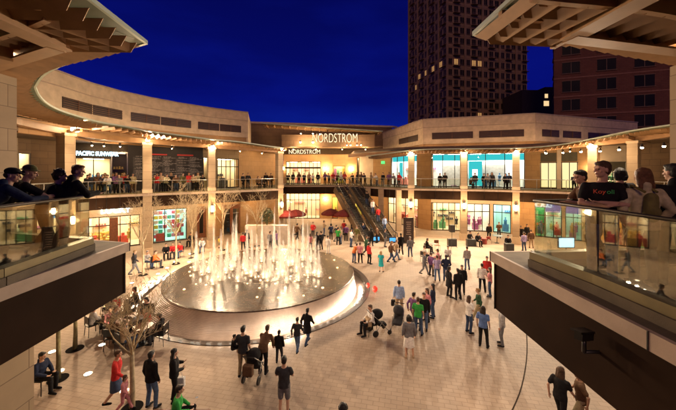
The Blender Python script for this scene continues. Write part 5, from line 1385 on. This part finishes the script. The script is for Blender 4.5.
gp(310,251, 10,'stand','woman in pink top and grey trousers behind the right-hand jets', top=T('tee','pink'), legs=T('trousers','grey'), hair=T('long','brown'), h=1.6)
gp(317,251, 40,'fold','person in black left of a close pair behind the jets', top=T('jacket','black'), legs=T('trousers','charcoal'), hair=T('short','black'))
gp(321,250, 320,'stand','person in black right of a close pair behind the jets', top=T('shirt','black'), legs=T('trousers','black'), hair=T('short','dkbrown'))
crowdc = [('brown','black'),('black','denim'),('red','charcoal'),('navy','black'),('charcoal','grey'),('tan','denim'),('purple','black'),('white','denim'),('olive','khaki'),('black','black')]
names = {'bluejeans':'blue'}
for i, (px, py, fc) in enumerate(((297,240,30),(302,242,90),(313,238,200),(331,240,340),(336,242,60),(341,244,270),(346,241,10),(351,247,120),(357,243,220),(371,246,30),(377,243,300),(352,237,80),(344,236,0),(363,239,180),(385,247,90),(324,236,90))):
    a_, b_ = crowdc[i % 10]
    gp(px, py, fc, ('walk','stand','pockets','fold')[i % 4], 'one of the far crowd between umbrellas and escalator, %s top, %s from the left' % (a_ if a_ != 'navy' else 'dark blue', ['first','second','third','fifth','sixth','seventh','ninth','tenth','thirteenth','fourteenth','fifteenth','eleventh','eighth','twelfth','last','fourth'][i]), top=T('shirt', a_), legs=T('trousers', b_), hair=T(('short','long','short','bob')[i % 4], ('black','dkbrown','brown')[i % 3]))
gp(338,245, 20,'stand','person in bright green top in the far crowd right of the jets', top=T('tee','green'), legs=T('trousers','black'), hair=T('short','black'))
# band at the right
gp(489,240, 190,'stand','musician in black standing before the bright shop window, left one', top=T('jacket','black'), legs=T('trousers','black'), hair=T('short','black'), skin='mid')
gp(499,238, 200,'hold','musician in brown standing before the bright shop window, right one', top=T('shirt','brown'), legs=T('trousers','charcoal'), hair=T('short','brown'))
gp(478,246, 170,'sit','musician in black sitting behind the drum', top=T('jacket','black'), legs=T('trousers','black'), hair=T('short','dkbrown'))
gp(470,244, 150,'sit','musician in black sitting left of the drum', top=T('shirt','black'), legs=T('trousers','black'), hair=T('short','black'))
gp(508,249, 200,'sit','person in black sitting behind the dark crate', top=T('jacket','black'), legs=T('trousers','black'), hair=T('short','black'))
gp(521,243, 200,'stand','person in black coat behind the lavender top, left one', top=T('coat','black'), legs=T('trousers','black'), hair=T('short','black'))
gp(527,241, 180,'stand','person in black jacket behind the lavender top, right one', top=T('jacket','black'), legs=T('trousers','charcoal'), hair=T('short','dkbrown'))
gp(524,251, 0,'stand','person in lavender top and dark jeans near the end of the right glass railing', top=T('shirt','lavender'), legs=T('trousers','denim'), hair=T('short','dkbrown'), h=1.7)
gp(531,248, 20,'stand','person in brown top right of the lavender top', top=T('shirt','brown'), legs=T('trousers','tan'), hair=T('short','brown'))
# --- plaza, left middle
gp(134,275, 60,'walk','person in dark grey walking beside the thin tree at the end of the left walkway', top=T('jacket','charcoal'), legs=T('trousers','grey'), hair=T('short','blonde'))
seats = [(147,268,100,'lightgrey','denim','white-haired','grey'),(155,268,80,'orange','charcoal','orange','brown'),(166,259,150,'black','black','black','dkbrown'),(173,258,160,'red','charcoal','red','brown'),(180,257,190,'red','denim','red','black'),(191,246,190,'charcoal','black','grey','black'),(202,252,160,'white','denim','white','dkbrown')]
slabel = ['person in pale grey top, leftmost of the seated row at the rainbow shop','person in orange top sitting second in the seated row','person in black sitting before the rainbow shop, third in the row','person in red sitting fourth in the row, left of the other red top','person in red sitting at the right end of the row before the rainbow shop','person in dark grey sitting by the pole before the wooden door','person in white shirt sitting alone near the left end of the jets']
for (px, py, fc, a_, b_, _n, hc), lb in zip(seats, slabel): gp(px, py, fc, 'sit', lb, top=T('shirt', a_), legs=T('trousers', b_), hair=T('short', hc))
gp(243,250, 340,'stand','person in red top behind the jets, left of a dark pair', top=T('shirt','red'), legs=T('trousers','black'), hair=T('short','dkbrown'), h=1.6)
gp(247,248, 20,'stand','person in black jacket behind the jets, right of the red top', top=T('jacket','black'), legs=T('trousers','black'), hair=T('curly','black'))
gp(270,250, 30,'stand','adult in grey behind the jets carrying a child in orange', top=T('shirt','grey'), legs=T('trousers','charcoal'), hair=T('short','brown'))
gp(276,249, 300,'walk','person in purple walking behind the jets', top=T('shirt','purple'), legs=T('trousers','charcoal'), hair=T('bob','brown'))
gp(219,248, 90,'stand','small child in yellow behind the left-hand jets', top=T('tee','yellow'), legs=T('shorts','olive'), hair=T('short','dkbrown'), h=1.05)
# crowd seated round tables under the trees at the left
rs = random.Random(9); tcols = ['black','red','white','charcoal','pink','brown','black','navy','lightgrey','red','tan','black','purple','cream']
tl = ['red','dark','white','grey']
k = 0
TABLES = [(112,327),(122,338),(134,332),(143,344),(118,316)]
for ti, (tx, ty) in enumerate(TABLES):
    c = G(tx, ty)
    for j in range(3):
        a_ = j*2.09+ti*.7; x, y = c.x+.72*math.cos(a_), c.y+.72*math.sin(a_); cc = tcols[k % len(tcols)]
        person(x, y, .004, math.degrees(math.atan2(c.x-x, c.y-y)), 'sit', T('jacket' if k % 2 else 'shirt', cc), T('trousers', ('black','denim','charcoal')[k % 3]), T(('short','long','bob','short')[k % 4], ('black','brown','dkbrown')[k % 3]), h=1.7,
               label='diner in %s top at the %s table under the nearest tree, %s' % ({'lightgrey':'pale grey','navy':'dark blue'}.get(cc, cc), ['far left','left','middle','right','rear'][ti], ['right side','rear side','front side'][j] ), group='diners at the tables under the tree'); k += 1
# ---------------------------------------------------------------- balcony onlookers (far)
OC = [('black','black'),('charcoal','denim'),('brown','black'),('navy','black'),('tan','charcoal'),('white','denim'),('black','grey'),('purple','black'),('grey','black'),('red','black'),('black','denim'),('cream','brown')]
def onlookers(pxs, E, off, fl, group, where, cols=None, kinds=('rail','stand','fold','rail','pockets'), facein=True, ordn=True):
    words_ = ['first','second','third','fourth','fifth','sixth','seventh','eighth','ninth','tenth','eleventh','twelfth','thirteenth','fourteenth','fifteenth','sixteenth']
    for i, px in enumerate(pxs):
        P = offset([(*q[:2], 0) for q in E], off + (0 if i % 3 else .12)); p = hit(px, P)
        if p is None: continue
        # direction towards the plaza
        best = min(range(len(P)-1), key=lambda j: (V((P[j][0]+P[j+1][0], P[j][1]+P[j+1][1]))/2-V(p[:2])).length)
        tt = (V(P[best+1][:2])-V(P[best][:2])).normalized(); n = V((-tt.y, tt.x)); f = math.degrees(math.atan2(-n.x, -n.y))+(i*37 % 50)-25
        a_, b_ = (cols or OC)[i % len(cols or OC)]; kd = kinds[i % len(kinds)]
        if kd == 'rail': pass
        lb = '%s' % 'onlooker in %s top %s, %s from left' % ({'navy':'dark blue','charcoal':'dark grey'}.get(a_, a_), where, words_[i])
        person(p[0], p[1], fl, f, kd, T('jacket' if i % 2 else 'shirt', a_), T('trousers', b_), T(('short','short','long','short','bob')[i % 5], ('black','dkbrown','brown','black','blonde')[i % 5]), ('light','mid','light')[i % 3], h=1.66+.03*(i*7 % 5), label=lb, group=group)
g = 'onlookers along the balcony railings'
onlookers([85,90,98,101,105,108,113,116,120,124,127,133], EL, .75, 5.3, g, 'at the rail before the glowing shop name')
onlookers([153,157,161,166,171,176,183,189,194,198,202], EL, .8, 5.3, g, 'at the rail before the blackboard wall', [('olive','black'),('red','grey'),('tan','black'),('cream','black'),('black','black'),('brown','denim')])
onlookers([243,248,258,262,266,271], EL, 1.2, 5.3, g, 'upstairs before the plain orange wall', [('black','black'),('black','charcoal'),('brown','black')], kinds=('stand','fold','sit','sit','stand'))
onlookers([288,293,299,304,309,313,318,325,329,333], EC0, .8, 5.3, g, 'before the department store doors')
onlookers([337,341,344.5], EC0, .8, 5.3, g, 'before the coloured display', [('brown','black'),('white','black'),('red','black')])
onlookers([353,357,361,365,371,377,383,389,395,399], ER, .8, 5.3, g, 'on the balcony above the escalators')
onlookers([440,445], ER, 1.2, 5.3, g, 'before the left part of the turquoise shop', [('black','black')], kinds=('stand','fold'))
onlookers([471,475], ER, 1.3, 5.3, g, 'before the turquoise shop between columns', [('brown','black'),('charcoal','denim')], kinds=('sit','stand'))
onlookers([484,488,492], ER, .8, 5.3, g, 'before the pale turquoise-shop panel', [('black','black'),('grey','denim'),('charcoal','black')], kinds=('stand','rail','stand'))
onlookers([505.5,509], ER, .8, 5.3, g, 'left of the right-hand turquoise column', [('black','black'),('navy','black')], kinds=('stand','fold'))
onlookers([574], ER, .9, 5.3, g, 'before the blind windows upstairs', [('charcoal','black')], kinds=('fold',))

# ---------------------------------------------------------------- people leaning on the near railings
NG = 'people leaning on the near railings'
FL = 5.60
def near(px, Y, dz=0): return ((px-CX)/F_PX*Y, Y, FL+dz)
def nearp(px, Y, face, kind, h, **k):
    x, y, z = near(px, Y); return person(x, y, z, face, kind, h=h, fine=True, group=NG, **k)
nearp(-20, 4.8, 28, 'raillow', 1.76, top=T('jacket','navy'), legs=T('trousers','black'), hair=T('cap','black'), yaw=R(-40), label='man in dark cap and jacket, leftmost of the four leaning on the left railing')
nearp(0, 5.15, 26, 'raillow', 1.80, top=T('tee','black'), legs=T('trousers','black'), hair=T('hat','olive'), yaw=R(-40), label='man in black tee and light brimmed hat leaning on the left railing')
nearp(44, 5.6, 22, 'rail', 1.67, top=T('shirt','black'), legs=T('trousers','black'), hair=T('curly','dkbrown'), yaw=R(-35), label='curly-haired person in black, third of the four at the left railing')
nearp(61, 5.75, 30, 'rail', 1.77, top=T('jacket','black'), legs=T('trousers','black'), hair=T('short','red'), yaw=R(-45), label='man with short reddish hair in black jacket, rightmost of the four at the left railing')
man = nearp(602, 4.40, 215, 'fold', 1.74, top=T('tee','black'), legs=T('trousers','denim'), hair=T('short','brown'), yaw=R(-55), label='man with folded arms in black tee with red and green lettering, at the right railing')
nearp(596, 5.1, 275, 'rail', 1.66, top=T('tee','brown'), legs=T('trousers','black'), hair=T('short','black'), yaw=R(10), label='dark-haired person in brown tee leaning behind the man with folded arms')
nearp(620, 6.0, 20, 'stand', 1.66, top=T('shirt','black'), legs=T('trousers','black'), hair=T('bob','black'), label='dark-haired person hidden behind the man with folded arms')
wmn = nearp(643, 4.2, 15, 'pockets', 1.64, top=T('jacket','cream'), legs=T('trousers','charcoal'), hair=T('long','red'), yaw=R(15), label='woman with long light brown hair in cream cardigan seen from behind')
nearp(673, 4.25, 25, 'stand', 1.70, top=T('jacket','black'), legs=T('trousers','black'), hair=T('short','black'), yaw=R(30), label='man in black shirt seen from behind at the right edge')
# shirt lettering on the man's chest
Jf = pose('fold'); 
def letters(parent, s, x0, z, y, size, m):
    o = textobj('shirt_lettering', s, (x0, y, z), size, m, None, dirx=(-1,0,0), depth=.004, align='LEFT', up=(0,0,1)); o.parent = parent; return o
letters(man, 'Koy', .115, 1.315, .150, .085, mat('print_red', (.75,.13,.05), .6, 0)); letters(man, 'oli', -.035, 1.315, .150, .085, mat('print_green', (.06,.5,.12), .6, 0))
# olive rucksack on the woman
x, y, z = near(643, 4.2)
mb = MB(); limb(mb, [(0,.03,.02),(0,.03,.26)], [.085,.075], 14); mb.ball((0,-.02,.08), (.07,.06,.08), 12, 8)
me = union('rucksack', mb, .012, 2, .006, 10); o = bpy.data.objects.new('rucksack', me); col.objects.link(o); o.location = (x-.05, y-.19, FL+.98); o.material_slots[0].link = 'OBJECT'; o.material_slots[0].material = mat('rucksack_olive', (.16,.14,.04), .8, .2, 10)
st = MB(); 
for s in (-1, 1): st.tube([(s*.08,.03,.34),(s*.10,.20,.42),(s*.10,.27,.30)], .016, 8)
st.build('strap', mat('rucksack_olive', (.16,.14,.04)), o, smooth=True); tag(o, 'olive rucksack on the back of the woman in the cream cardigan', 'rucksack')

# ---------------------------------------------------------------- furniture on the plaza
def cafe_table(x, y, label, group, r_=.38, h=.72, m=None):
    t = empty('cafe_table', (x, y, .004), label=label, cat='table', group=group)
    MB().lathe([(r_,0),(r_,.03)], (0,0,h), 20).build('table_top', m or STEEL, t); MB().lathe([(.2,0),(.2,.02),(.03,.04),(.03,h)], (0,0,0), 12).build('base', BLACK, t)
    return t
def chair(x, y, a, label, group, m=BLACK):
    t = empty('cafe_chair', (x, y, .004), a, label, 'chair', group)
    MB().box((0,0,.45), (.42,.42,.035)).build('seat', m, t); MB().box((0,-.2,.72), (.40,.03,.30)).bar((-.19,-.2,.45),(-.19,-.2,.86),.03,.03,up=(0,1,0)).bar((.19,-.2,.45),(.19,-.2,.86),.03,.03,up=(0,1,0)).build('backrest', m, t)
    for sx in (-1,1):
        for sy in (-1,1): MB().tube([(sx*.18,sy*.18,.44),(sx*.21,sy*.21,0)], .014, 6).build('leg', m, t)
    return t
for ti, (tx, ty) in enumerate(TABLES):
    c = G(tx, ty); cafe_table(c.x, c.y, 'round dark wooden table under the nearest tree, %s one' % ['far left','left','middle','right','rear'][ti], 'tables under the tree', m=WOOD)
    for j in range(3):
        a_ = j*2.09+ti*.7; x, y = c.x+.76*math.cos(a_), c.y+.76*math.sin(a_)
        chair(x, y, -math.atan2(c.x-x, c.y-y), 'black chair on the %s of the %s table under the tree' % (['right','rear','front'][j], ['far left','left','middle','right','rear'][ti]), 'chairs under the tree')
for (px, py, fc, *_), lb in zip(seats, slabel):
    c = G(px, py); chair(c.x, c.y, -R(fc), 'dark chair under the '+' '.join(lb.split()[:9]), 'chairs of the seated row')
for px, py, lb in ((427,253,'black chair of the person in black at the cafe table'),(437,250,'empty wicker chair right of the cafe table'),(448,262,'dark chair under the person in white shirt'),(424,262,'dark chair under the lowest seated person'),(438,266,'dark chair under the seated person in pink'),(478,246,'stool chair behind the drum'),(470,244,'chair left of the drum'),(508,249,'chair behind the dark crate')):
    c = G(px, py); chair(c.x, c.y-.02, -R({427:90,448:200,424:60,438:300}.get(px,180)), lb, 'chairs in the open plaza', BLACK if px != 437 else WOOD)
c = G(432,252); cafe_table(c.x, c.y, 'cafe table beside the person sitting in black', 'tables in the open plaza'); c = G(497,243); cafe_table(c.x, c.y, 'pale table in front of the musicians', 'tables in the open plaza', .5)
c = G(41,392); chair(c.x, c.y, -R(90), 'dark chair beside the pale stone wall block', 'chairs in the open plaza')
c = G(371,334); chair(c.x, c.y, -R(250), 'dark folding chair of the man in white shirt', 'chairs in the open plaza')
c = G(178,432); t = empty('planter_bench', (c.x, c.y-.02, 0), label='dark bench under the person in green', cat='bench'); MB().box((0,0,.43), (1.6,.5,.06)).build('seat', WOOD, t); 
for s in (-1,1): MB().box((s*.65,0,.2), (.08,.45,.4)).build('leg', BLACK, t)
p = G(178,432); ph = MB().box((0,0,0), (.075,.012,.15)).build('phone', BLACK); ph.location = (p.x+.42, p.y+.22, .80); ph.rotation_euler = (R(60),0,R(20)); tag(ph, 'lit phone held by the person in green', 'phone'); MB().quad([(-.032,-.0075,-.065),(.032,-.0075,-.065),(.032,-.0075,.065),(-.032,-.0075,.065)]).build('screen', emat('phone_screen', (.6,.85,1), 4), ph, fixn=False)

def umbrella(px, py, label, r_=1.15, rot=0):
    c = G(px, py); t = empty('parasol', (c.x, c.y, 0), rot, label, 'parasol', 'red parasols before the department store')
    MB().tube([(0,0,0),(0,0,2.75)], .028, 10).build('pole', STEEL, t); MB().lathe([(.28,0),(.28,.08),(.05,.12)], (0,0,0), 16).build('base', BLACK, t)
    mb = MB(); n = 8
    mb.v.append((0,0,2.85)); rings = [(.35,2.74),(.7,2.56),(1.0,2.30)]
    for q, z in rings:
        for k in range(n*2):
            th = math.pi*k/n; rr = r_*q*(1 if k % 2 == 0 else .95); mb.v.append((rr*math.cos(th), rr*math.sin(th), z-(.04 if k % 2 else 0)))
    for k in range(n*2): mb.f.append((0, 1+k, 1+(k+1) % (n*2)))
    for i in range(2):
        for k in range(n*2):
            a_ = 1+i*n*2+k; b_ = 1+i*n*2+(k+1) % (n*2); mb.f.append((a_, a_+n*2, b_+n*2, b_))
    for k in range(n*2):
        a_ = 1+2*n*2+k; b_ = 1+2*n*2+(k+1) % (n*2); i0 = len(mb.v); mb.v += [(mb.v[a_][0], mb.v[a_][1], mb.v[a_][2]-.16), (mb.v[b_][0], mb.v[b_][1], mb.v[b_][2]-.16)]; mb.f.append((a_, i0, i0+1, b_))
    mb.build('canopy', mat('parasol_red', (.11,.008,.006), .9, .12, 5), t, fixn=False)
umbrella(286,236, 'dark red parasol at the left before the department store'); umbrella(296,234.5, 'dark red parasol right beside the leftmost one', rot=.3)
umbrella(331,233, 'dark red parasol right of the store doors', rot=.1); umbrella(344,234.5, 'dark red parasol nearest the escalators', rot=.2)
# dark sign totem
c = G(408.5,243); t = empty('sign_totem', (c.x, c.y, 0), label='dark upright directory sign with pale lines at the foot of the escalators', cat='sign')
MB().box((0,0,1.3), (1.0,.16,2.5)).build('board', mat('totem_dark', (.035,.022,.018), .4), t); MB().box((0,0,.05), (1.15,.4,.1)).build('base', BLACK, t)
mb = MB()
for k in range(7): mb.box((0,-.086,2.1-k*.2), (.5-.06*(k % 3),.01,.045))
mb.build('directory_lines', mat('totem_lines', (.45,.35,.28), .6), t)
# escalators
def escalator(b, top, label, wd=1.0):
    b, top = V(b), V(top); d = top-b; L = d.length; h = V((d.x, d.y, 0)).normalized(); s = V((-h.y, h.x, 0))
    t = empty('escalator', tuple(b), label=label, cat='escalator', group='pair of escalators'); rel = top-b
    mb = MB(); n = 26
    for k in range(n):
        c = rel*((k+.5)/n); mb.box((c.x, c.y, c.z), (rel.to_2d().length/n*1.0, wd, rel.z/n), math.atan2(h.y, h.x))
    mb.build('steps', mat('step_steel', (.10,.095,.09), .35, .1, 5, metal=.7), t)
    for q in (-1, 1):
        o = s*q*(wd/2+.1)
        MB().bar(o+V((0,0,-.25)), rel+o+V((0,0,-.25)), .12, .75).build('side_truss', mat('bronze_cladding', (.16,.11,.07), .4, .1, 3, metal=.4), t)
        g_ = MB(); a_ = o+V((0,0,.15)); b2 = rel+o+V((0,0,.15)); g_.quad([a_, b2, b2+V((0,0,.75)), a_+V((0,0,.75))]); g_.build('glass_balustrade', RAILG, t, fixn=False)
        MB().tube([o-h*.5+V((0,0,.45)), o-h*.45+V((0,0,.85)), o+V((0,0,.95)), rel+o+V((0,0,.95)), rel+o+h*.6+V((0,0,.95))], .05, 8).build('handrail', BLACK, t, smooth=True)
    return t
escalator((5.3,31.2,.0), (1.9,37.6,5.25), 'escalator rising from the plaza, right one')
escalator((3.2,31.0,.0), (0.1,37.4,5.25), 'escalator rising from the plaza, left one behind the slim columns')
for k, (px, py) in enumerate(((376,241),(392,242))):
    c = G(px, py); t = empty('screen_stand', (c.x, c.y-.3, 0), label='low bright blue lit panel at the foot of the escalators, %s one' % ('left','right')[k], cat='light panel', group='blue panels at the escalators')
    MB().box((0,0,.3), (.7,.15,.6)).build('case', BLACK, t); MB().box((0,-.085,.32), (.6,.012,.36)).build('panel', emat('blue_panel_glow', (.1,.45,1), 1.0), t)
# people on the escalator
for k, (s, cc, lb) in enumerate(((.12,'lightblue','person in light blue near the bottom of the right escalator'),(.28,'red','person in red low on the right escalator'),(.42,'white','person in white halfway up the right escalator'),(.58,'black','person in black high on the right escalator'))):
    b, tp = V((5.3,31.2,0)), V((1.9,37.6,5.25)); p = b.lerp(tp, s); person(p.x, p.y, p.z+.12, -28 if k % 2 else 152, 'stand', T('shirt', cc), T('trousers','denim'), T('short','brown'), label=lb, group='people riding the escalators')
# band gear
def speaker(px, py, label, h=.6, wd=.5, stand=0):
    c = G(px, py); t = empty('loudspeaker', (c.x, c.y, .004), label=label, cat='loudspeaker', group='band equipment')
    MB().box((0,0,stand+h/2), (wd,.4,h)).build('cabinet', BLACK, t); MB().box((0,-.205,stand+h/2), (wd*.88,.012,h*.88)).build('grille', mat('grille_grey', (.05,.05,.05), .8, .3, 60), t)
    if stand:
        MB().tube([(0,0,0.2),(0,0,stand)], .02, 8).build('pole', BLACK, t)
        for k in range(3): MB().tube([(0,0,.7),(.5*math.cos(k*2.09),.5*math.sin(k*2.09),0)], .013, 6).build('leg', BLACK, t)
speaker(452,248,'loudspeaker on a tall stand left of the lower right column',.65,.42,1.5); speaker(452,246,'black box on the ground under the raised loudspeaker',.7,.8)
speaker(471,246,'square black box at the front of the band',.65,.85); speaker(509,252,'dark crate before the person sitting in black',.75,.7)
c = G(484,244); t = empty('drum_kit', (c.x, c.y, .004), label='small drum kit among the musicians', cat='drums')
for x, r_, z0, z1 in ((0,.28,.05,.55),(.45,.2,.5,.72),(-.42,.2,.5,.72)): MB().lathe([(r_,z0),(r_,z1)], (x,0,0), 18).build('drum', mat('drum_shell', (.25,.04,.03), .3), t)
for x in (-.7,.75): m = MB(); m.tube([(x,0,0),(x,0,1.1)], .012, 6); m.build('stand', STEEL, t); MB().lathe([(.2,0),(.03,.03)], (x,0,1.1), 16).build('cymbal', mat('brass', (.5,.32,.08), .25, 0, metal=.9), t)
for px, py, lb in ((176,263,'slim pole standing before the rainbow shop'),(191,258,'slim pole standing before the wooden door')):
    c = G(px, py); t = empty('barrier_post', (c.x, c.y, 0), label=lb, cat='post', group='slim posts'); MB().lathe([(.22,0),(.22,.03),(.03,.06)], (0,0,0), 14).build('base', BLACK, t); MB().tube([(0,0,.05),(0,0,1.9)], .025, 8).build('pole', BLACK, t)
# round shrub sculpture on white planter
c = G(267,243); t = empty('round_shrub', (c.x, c.y, 0), label='round clipped shrub on a tall white planter behind the jets', cat='plant')
MB().box((0,0,.9), (4.2,.7,1.8)).build('planter', mat('planter_white', (.6,.52,.42), .7), t)
mb = MB(); rnd = random.Random(5); mb.tube([(0,0,1.7),(0,0,2.2)], .06, 6)
for k in range(420):
    v = V((rnd.gauss(0,1), rnd.gauss(0,1), rnd.gauss(0,1))).normalized()*rnd.uniform(.5,.78); a_ = v.orthogonal().normalized()*.10; b_ = v.cross(a_).normalized()*.07; c0 = V((0,0,2.75))+v
    mb.quad([c0-a_, c0-b_+v*.06, c0+a_, c0+b_])
mb.build('foliage', mat('shrub_leaf', (.07,.08,.03), .7, .3, 5), t, fixn=False)
# pushchairs
def pushchair(px, py, face, label, c1='charcoal', c2='pink'):
    p = G(px, py); t = empty('pushchair', (p.x, p.y, .004), -R(face), label, 'pushchair', 'pushchairs on the plaza')
    for sx in (-1,1):
        for y_, r_ in ((.38,.10),(-.30,.14)):
            m = MB(); m.v = []; m.lathe([(r_*.55,-.02),(r_,-.02),(r_,.02),(r_*.55,.02)], (0,0,0), 18); o = m.build('wheel', BLACK, t, smooth=True); o.rotation_euler = (0, R(90), 0); o.location = (sx*.27, y_, r_)
        MB().tube([(sx*.25,.38,.12),(sx*.24,-.05,.62),(sx*.22,-.5,1.02)], .014, 8).build('frame', STEEL, t, smooth=True); MB().tube([(sx*.25,-.3,.14),(sx*.24,.05,.6)], .014, 8).build('frame', STEEL, t, smooth=True)
    MB().tube([(-.22,-.5,1.02),(.22,-.5,1.02)], .018, 8).build('handle', BLACK, t)
    mb = MB(); loft(mb, [(V((0,.30,.38)),.2,.06,V((1,0,0))),(V((0,0,.42)),.22,.10,V((1,0,0))),(V((0,-.18,.60)),.21,.09,V((1,0,0))),(V((0,-.26,.92)),.19,.06,V((1,0,0)))]); part('seat', union('seat', mb, .016, 2), cm(c1), t)
    mb = MB(); mb.ball((0,-.10,.86), (.24,.28,.22), 14, 10); part('hood', union('hood', mb, .018, 1), cm(c1), t)
    mb = MB(); mb.box((0,-.52,.60), (.34,.18,.34)); part('bag', union('bag', mb, .02, 3), cm(c2), t)
pushchair(379,333,70,'pushchair hung with bags beside the seated man in white','black','tan'); pushchair(398,330,200,'dark pushchair in front of the person in green','charcoal','purple')
pushchair(255,378,10,'small dark pushchair between the man in tan trousers and the bending woman','black','brown')
# red balloons
for k, (px, py, r_) in enumerate(((368,291,.12),(375,295,.15))):
    p = G(px, py); t = empty('balloon', (p.x, p.y, .35), label='glowing red balloon near the fountain moat, %s one' % ('smaller left','larger right')[k], cat='balloon', group='red balloons')
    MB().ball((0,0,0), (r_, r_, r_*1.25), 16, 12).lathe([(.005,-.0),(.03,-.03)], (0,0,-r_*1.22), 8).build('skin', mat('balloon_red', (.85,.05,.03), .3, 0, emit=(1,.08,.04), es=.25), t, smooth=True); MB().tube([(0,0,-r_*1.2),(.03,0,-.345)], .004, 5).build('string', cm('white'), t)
# bags
for px, py, cc, lb in ((394,313,'black','black bag hanging by the man in light blue shirt'),(180,398,'white','white shopping bag held by the woman with long dark hair'),(366,330,'brown','brown bag on the ground by the pushchair')):
    p = G(px, py); mb = MB(); mb.box((0,0,.17), (.30,.14,.30)); o = part('shopping_bag', union('shopping_bag', mb, .02, 3, .006), cm(cc), None); o.location = (p.x, p.y, .35 if cc != 'brown' else 0.0); tag(o, lb, 'bag', 'bags'); MB().tube([(-.08,0,.32),(-.06,0,.45),(.06,0,.45),(.08,0,.32)], .008, 6).build('handle', cm(cc), o)
# ---------------------------------------------------------------- things seen through the near railings
# television on the right, lamp globe, tables, potted plants
c = G(566,254); t = empty('television', (c.x, c.y, 0), label='bright blue-white television on a stand seen through the right glass railing', cat='television')
MB().box((0,0,1.0), (1.45,.12,.95)).build('case', BLACK, t); MB().box((0,-.065,1.0), (1.28,.012,.78)).build('screen', emat('tv_glow', (.35,.7,1), 4), t); MB().box((0,0,.3), (.1,.1,.5)).build('stand', BLACK, t); MB().box((0,0,.03), (.8,.5,.06)).build('base', BLACK, t)
c = G(648,262); t = empty('globe_lamp', (c.x, c.y, 0), label='white globe lamp on a dark post seen through the right glass railing', cat='street lamp')
MB().tube([(0,0,0),(0,0,2.2)], [.07,.045], 10).build('post', BLACK, t, smooth=True); MB().ball((0,0,2.45), .27, 16, 12).build('globe', emat('globe_glow', (1,.80,.52), 8), t, smooth=True); light('lamp_light', 'POINT', (0,-.4,2.4), 120, (1,.72,.42), .2, t)
def potplant(px, py, label, s=1.0, seed=1, flat=True):
    c = G(px, py); t = empty('potted_plant', (c.x, c.y, 0), label=label, cat='plant', group='potted plants'); rnd = random.Random(seed)
    MB().lathe([(.2*s,0),(.3*s,.5*s),(.27*s,.5*s),(.25*s,.45*s)], (0,0,0), 16).build('pot', mat('terracotta_dark', (.12,.05,.03), .7), t, smooth=True)
    mb = MB()
    for k in range(70):
        a_ = rnd.uniform(0,6.28); L = rnd.uniform(.5,1.1)*s; sp = rnd.uniform(.15,.6); d = V((math.cos(a_)*sp, math.sin(a_)*sp, 1)).normalized(); b0 = V((0,0,.45*s)); w_ = V((-math.sin(a_), math.cos(a_), 0))*.03*s
        mid = b0+d*L*.6; tip = b0+d*L+V((math.cos(a_),math.sin(a_),-.3))*L*.25; mb.quad([b0, mid-w_, tip, mid+w_])
    mb.build('foliage', mat('plant_leaf', (.05,.10,.03), .6, .3, 5), t, fixn=False)
potplant(617,275,'spiky potted plant seen through the right glass railing, left one',1.3,1); potplant(636,278,'spiky potted plant seen through the right glass railing, right one',1.3,2); potplant(72,250,'potted plant seen through the left glass railing',1.4,3); potplant(56,252,'taller potted plant left of another behind the left glass railing',1.6,4)
for k, (px, py) in enumerate(((596,262),(606,266),(613,259),(626,263))):
    c = G(px, py); cafe_table(c.x, c.y, 'dark cafe table seen through the right glass railing, %s from the left' % ['first','second','third','fourth'][k], 'tables outside the flower shop', m=BLACK)
    chair(c.x-.6, c.y, R(-90), 'dark cafe chair seen through the right glass railing, %s from the left' % ['first','second','third','fourth'][k], 'chairs outside the flower shop')
# security camera on the right fascia
X0 = 3.12
t = empty('security_camera', (X0+.05, 3.9, 5.0), label='black security camera on an arm fixed to the dark fascia of the right walkway', cat='security camera')
q = WP(608,352,3.72); q2 = WP(584,352,3.62); q3 = WP(584,338,3.62)
t.location = q
r2_ = q2-q; r3_ = q3-q
MB().tube([(.15,0,0),(0,0,0),tuple(r2_)], .022, 8).build('arm', BLACK, t, smooth=True); MB().tube([tuple(r2_),tuple(r3_)], .024, 8).build('post', BLACK, t, smooth=True)
MB().bar(tuple(r3_+V((-.10,-.04,.04))), tuple(r3_+V((.10,.04,.01))), .09, .08).bar(tuple(r3_+V((-.14,-.05,.11))), tuple(r3_+V((.10,.04,.07))), .12, .02).build('housing', BLACK, t)
MB().box((.10,0,0), (.04,.14,.14)).build('wall_plate', BLACK, t)

bpy.data.batch_remove(TRASH+[TMPS])
